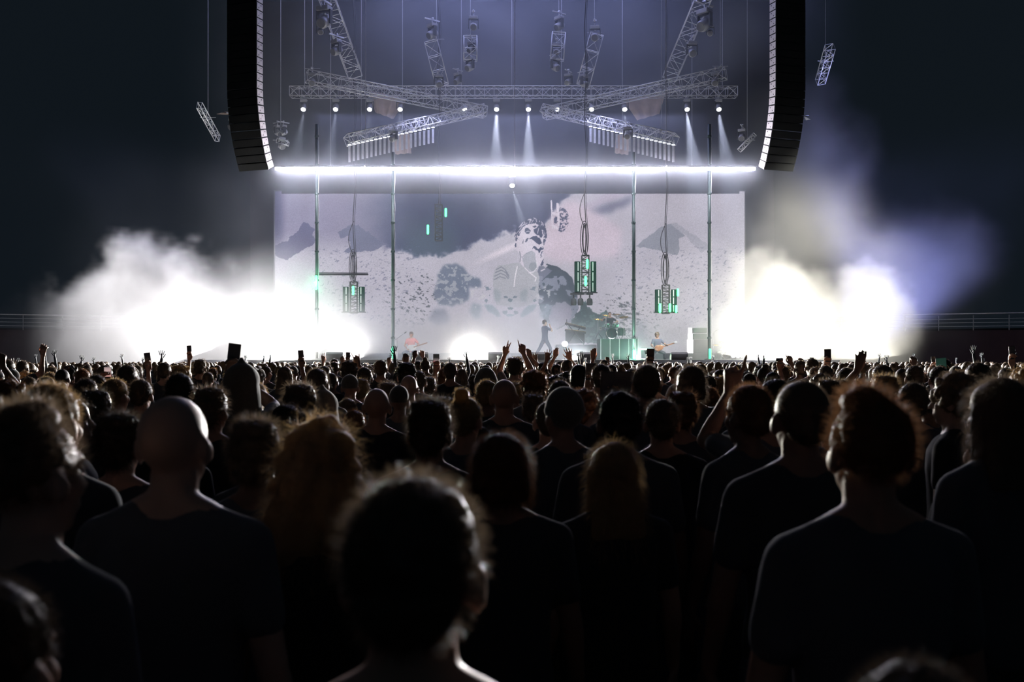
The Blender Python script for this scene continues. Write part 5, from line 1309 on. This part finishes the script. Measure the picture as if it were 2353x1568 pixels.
# ---- the rows between: individuals up to the middle of the field
LAND = [(0, 140, 'the left railing'), (140, 330, 'the far left smoke'), (330, 520, 'the brightest left smoke'), (520, 690, 'the left loudspeaker array'), (690, 770, 'the first pole'), (770, 870, 'the faint hanging cage'), (870, 960, 'the second pole'), (960, 1060, 'the pink-lit guitarist'), (1060, 1140, 'the light star'), (1140, 1220, 'the two raised arms'), (1220, 1290, 'the striding singer'), (1290, 1370, 'the keyboards'), (1370, 1440, 'the green drum riser'), (1440, 1500, 'the third pole'), (1500, 1560, 'the bassist'), (1560, 1660, 'the amplifier stack'), (1660, 1760, 'the small white drum kit'), (1760, 1880, 'the brightest right smoke'), (1880, 2010, 'the ragged right smoke'), (2010, 2150, 'the right railing start'), (2150, 2400, 'the right railing')]
KW = ['short'] * 7 + ['messy'] * 4 + ['long'] * 3 + ['curly'] * 3 + ['buzz'] * 3 + ['bob', 'bob', 'ponytail', 'bun', 'bald', 'cap', 'beanie', 'wavy', 'hood']
rr = random.Random(41); fill = []
budget = 292 - len(H) - len(RA) - 4
y = 3.0; tries = 0
cands = []
yy_ = 3.1
while yy_ < 21:
    stepx = .62 if yy_ < 8 else .66
    n = int(yy_ * 1.08 / stepx); 
    for i in range(n + 1):
        cands.append((-yy_ * .535 + i * stepx + rr.uniform(-.14, .14) + (.3 if int(yy_ * 10) % 2 else 0), yy_ + rr.uniform(-.15, .15)))
    yy_ += .72 if yy_ < 8 else .95
for x, y in cands:
    if len(fill) >= budget: break
    if not room(x, y, .17): continue
    px = 1176.5 + x / y * F
    if not -60 < px < 2410: continue
    # keep the hand-placed silhouettes readable: no tall stranger just before them
    h = rr.gauss(1.665, .06); h = max(1.50, min(h, EYE - rr.uniform(19, 30) / F * y, 1.78)); top = HOR + (EYE - h) / y * F
    fill.append((x, y, h, px)); placed.append((x, y, .17))
lab = {}
for x, y, h, px in fill:
    kind = rr.choice(KW); land = next(l for a, b, l in LAND + [(-99, 0, 'the left railing'), (2400, 2500, 'the right railing')] if a <= px < b)
    row = 'in the near rows' if y < 5 else 'a few rows in' if y < 8 else 'in the middle rows' if y < 12 else 'past the middle rows'
    lab.setdefault((DESC[kind], row, land), []).append((px, x, y, h, kind))
FAR_Y = max(f[1] for f in fill)
for (ds, row, land), L in lab.items():
    L.sort()
    for i, (px, x, y, h, kind) in enumerate(L):
        pos = '' if len(L) == 1 else (', left one of two' if i == 0 else ', right one of two') if len(L) == 2 else ', ' + ('leftmost', 'second from left', 'third from left', 'fourth from left', 'fifth from left', 'sixth from left')[min(i, 5)] + ' of such'
        s = h / HT[kind]
        mt = None; z = rr.random()
        if kind not in ('beanie', 'cap', 'hood', 'bald'):
            if z < .16: mt = {'hair': 'hair_blond'}
            elif z < .28: mt = {'hair': 'hair_auburn'}
        person(STAND if rr.random() < .6 else STAND2, kind, lod_for(y), (x, y, 0), R(rr.gauss(0, 14)), max(.86, min(1.08, s)), '%s person %s below %s%s' % (ds, row, land, pos), 'people standing in the packed crowd', rr.uniform(.9, 1.06), mt)
# ---- beyond them nobody could count the heads: one mass of simple standing figures
def simple_figure(mb, x, y, s, rz, kind, arm):
    b = MB(); c_, s_ = math.cos(rz), math.sin(rz)
    b.loft([(0, 0, .0, .12, .09), (0, 0, .5, .15, .10), (0, 0, .95, .17, .12), (0, 0, 1.2, .17, .12), (0, 0, 1.38, .21, .11), (0, -.01, 1.45, .14, .08), (0, -.01, 1.49, .06, .06), (0, 0, 1.56, .055, .056)], 10)
    b.cur = 1; 
    k = {0: (.08, .098, .10), 1: (.10, .11, .11), 2: (.088, .1, .098)}[kind]
    b.ell((0, -.008, 1.655), k, 10, 8)
    if kind == 2: b.loft([(0, -.06, 1.38, .10, .03), (0, -.05, 1.5, .1, .05), (0, -.02, 1.66, .085, .085)], 10)
    for q in (-1, 1): b.ell((q * .085, 0, 1.625), (.012, .02, .03), 6, 4)
    b.cur = 0
    for q in (-1, 1): b.capsule((q * .19, 0, 1.41), (q * .24, .05, 1.1), .055, .04, 6)
    if arm:
        el = Vector((arm * .26, .08, 1.62)); wr = Vector((arm * .22, .1, 1.88)); b.capsule((arm * .18, 0, 1.42), el, .05, .04, 8); b.capsule(el, wr, .038, .028, 8); b.capsule(wr, wr + Vector((0, 0, .08)), .035, .03, 8, .5)
        for f in range(4): b.capsule(wr + Vector(((f - 1.5) * .02, 0, .08)), wr + Vector(((f - 1.5) * .035, 0, .17 - abs(f - 1.5) * .01)), .01, .008, 5)
        b.capsule(wr + Vector((-arm * .03, 0, .03)), wr + Vector((-arm * .07, 0, .09)), .012, .01, 5)
    base = len(mb.v)
    for p in b.v: mb.v.append((x + (p[0] * c_ - p[1] * s_) * s, y + (p[0] * s_ + p[1] * c_) * s, p[2] * s))
    mb.f += [tuple(i + base for i in f) for f in b.f]; mb.mi += b.mi
mb = MB(); yy_ = FAR_Y + .8; cnt = 0
while yy_ < 39.5:
    n = int((yy_ * 1.12 + 6) / .62)
    for i in range(n + 1):
        x = -yy_ * .56 - 3 + i * .62 + rr.uniform(-.16, .16); y = yy_ + rr.uniform(-.2, .2)
        if not room(x, y, .12): continue
        simple_figure(mb, x, y, max(.80, min(1.05, rr.gauss(.96, .04), (EYE - rr.uniform(16, 26) / F * y) / 1.755)), rr.gauss(0, .3), rr.choice((0, 0, 1, 2)), rr.choice((-1, 1)) if rr.random() < .045 else 0); cnt += 1
    yy_ += .95
for yy_ in np.arange(1.0, FAR_Y + .6, 1.0):      # the rows go on past both sides of the view
    for sd in (-1, 1):
        for k in range(6):
            x = sd * (yy_ * .56 + .75 + k * .66) + rr.uniform(-.12, .12)
            if room(x, yy_, .14): simple_figure(mb, x, yy_ + rr.uniform(-.15, .15), rr.uniform(.9, 1.0), rr.gauss(0, .3), rr.choice((0, 0, 1, 2)), 0)
o = mb.build('crowd', [M['shirt'], M['hair']], smooth=True)
tag(o, 'mass of tiny heads and shoulders packed up to the stage edge behind the nearer crowd', 'crowd', kind='stuff')
print('PEOPLE', len(fill), 'far figures', cnt, 'far starts', FAR_Y)
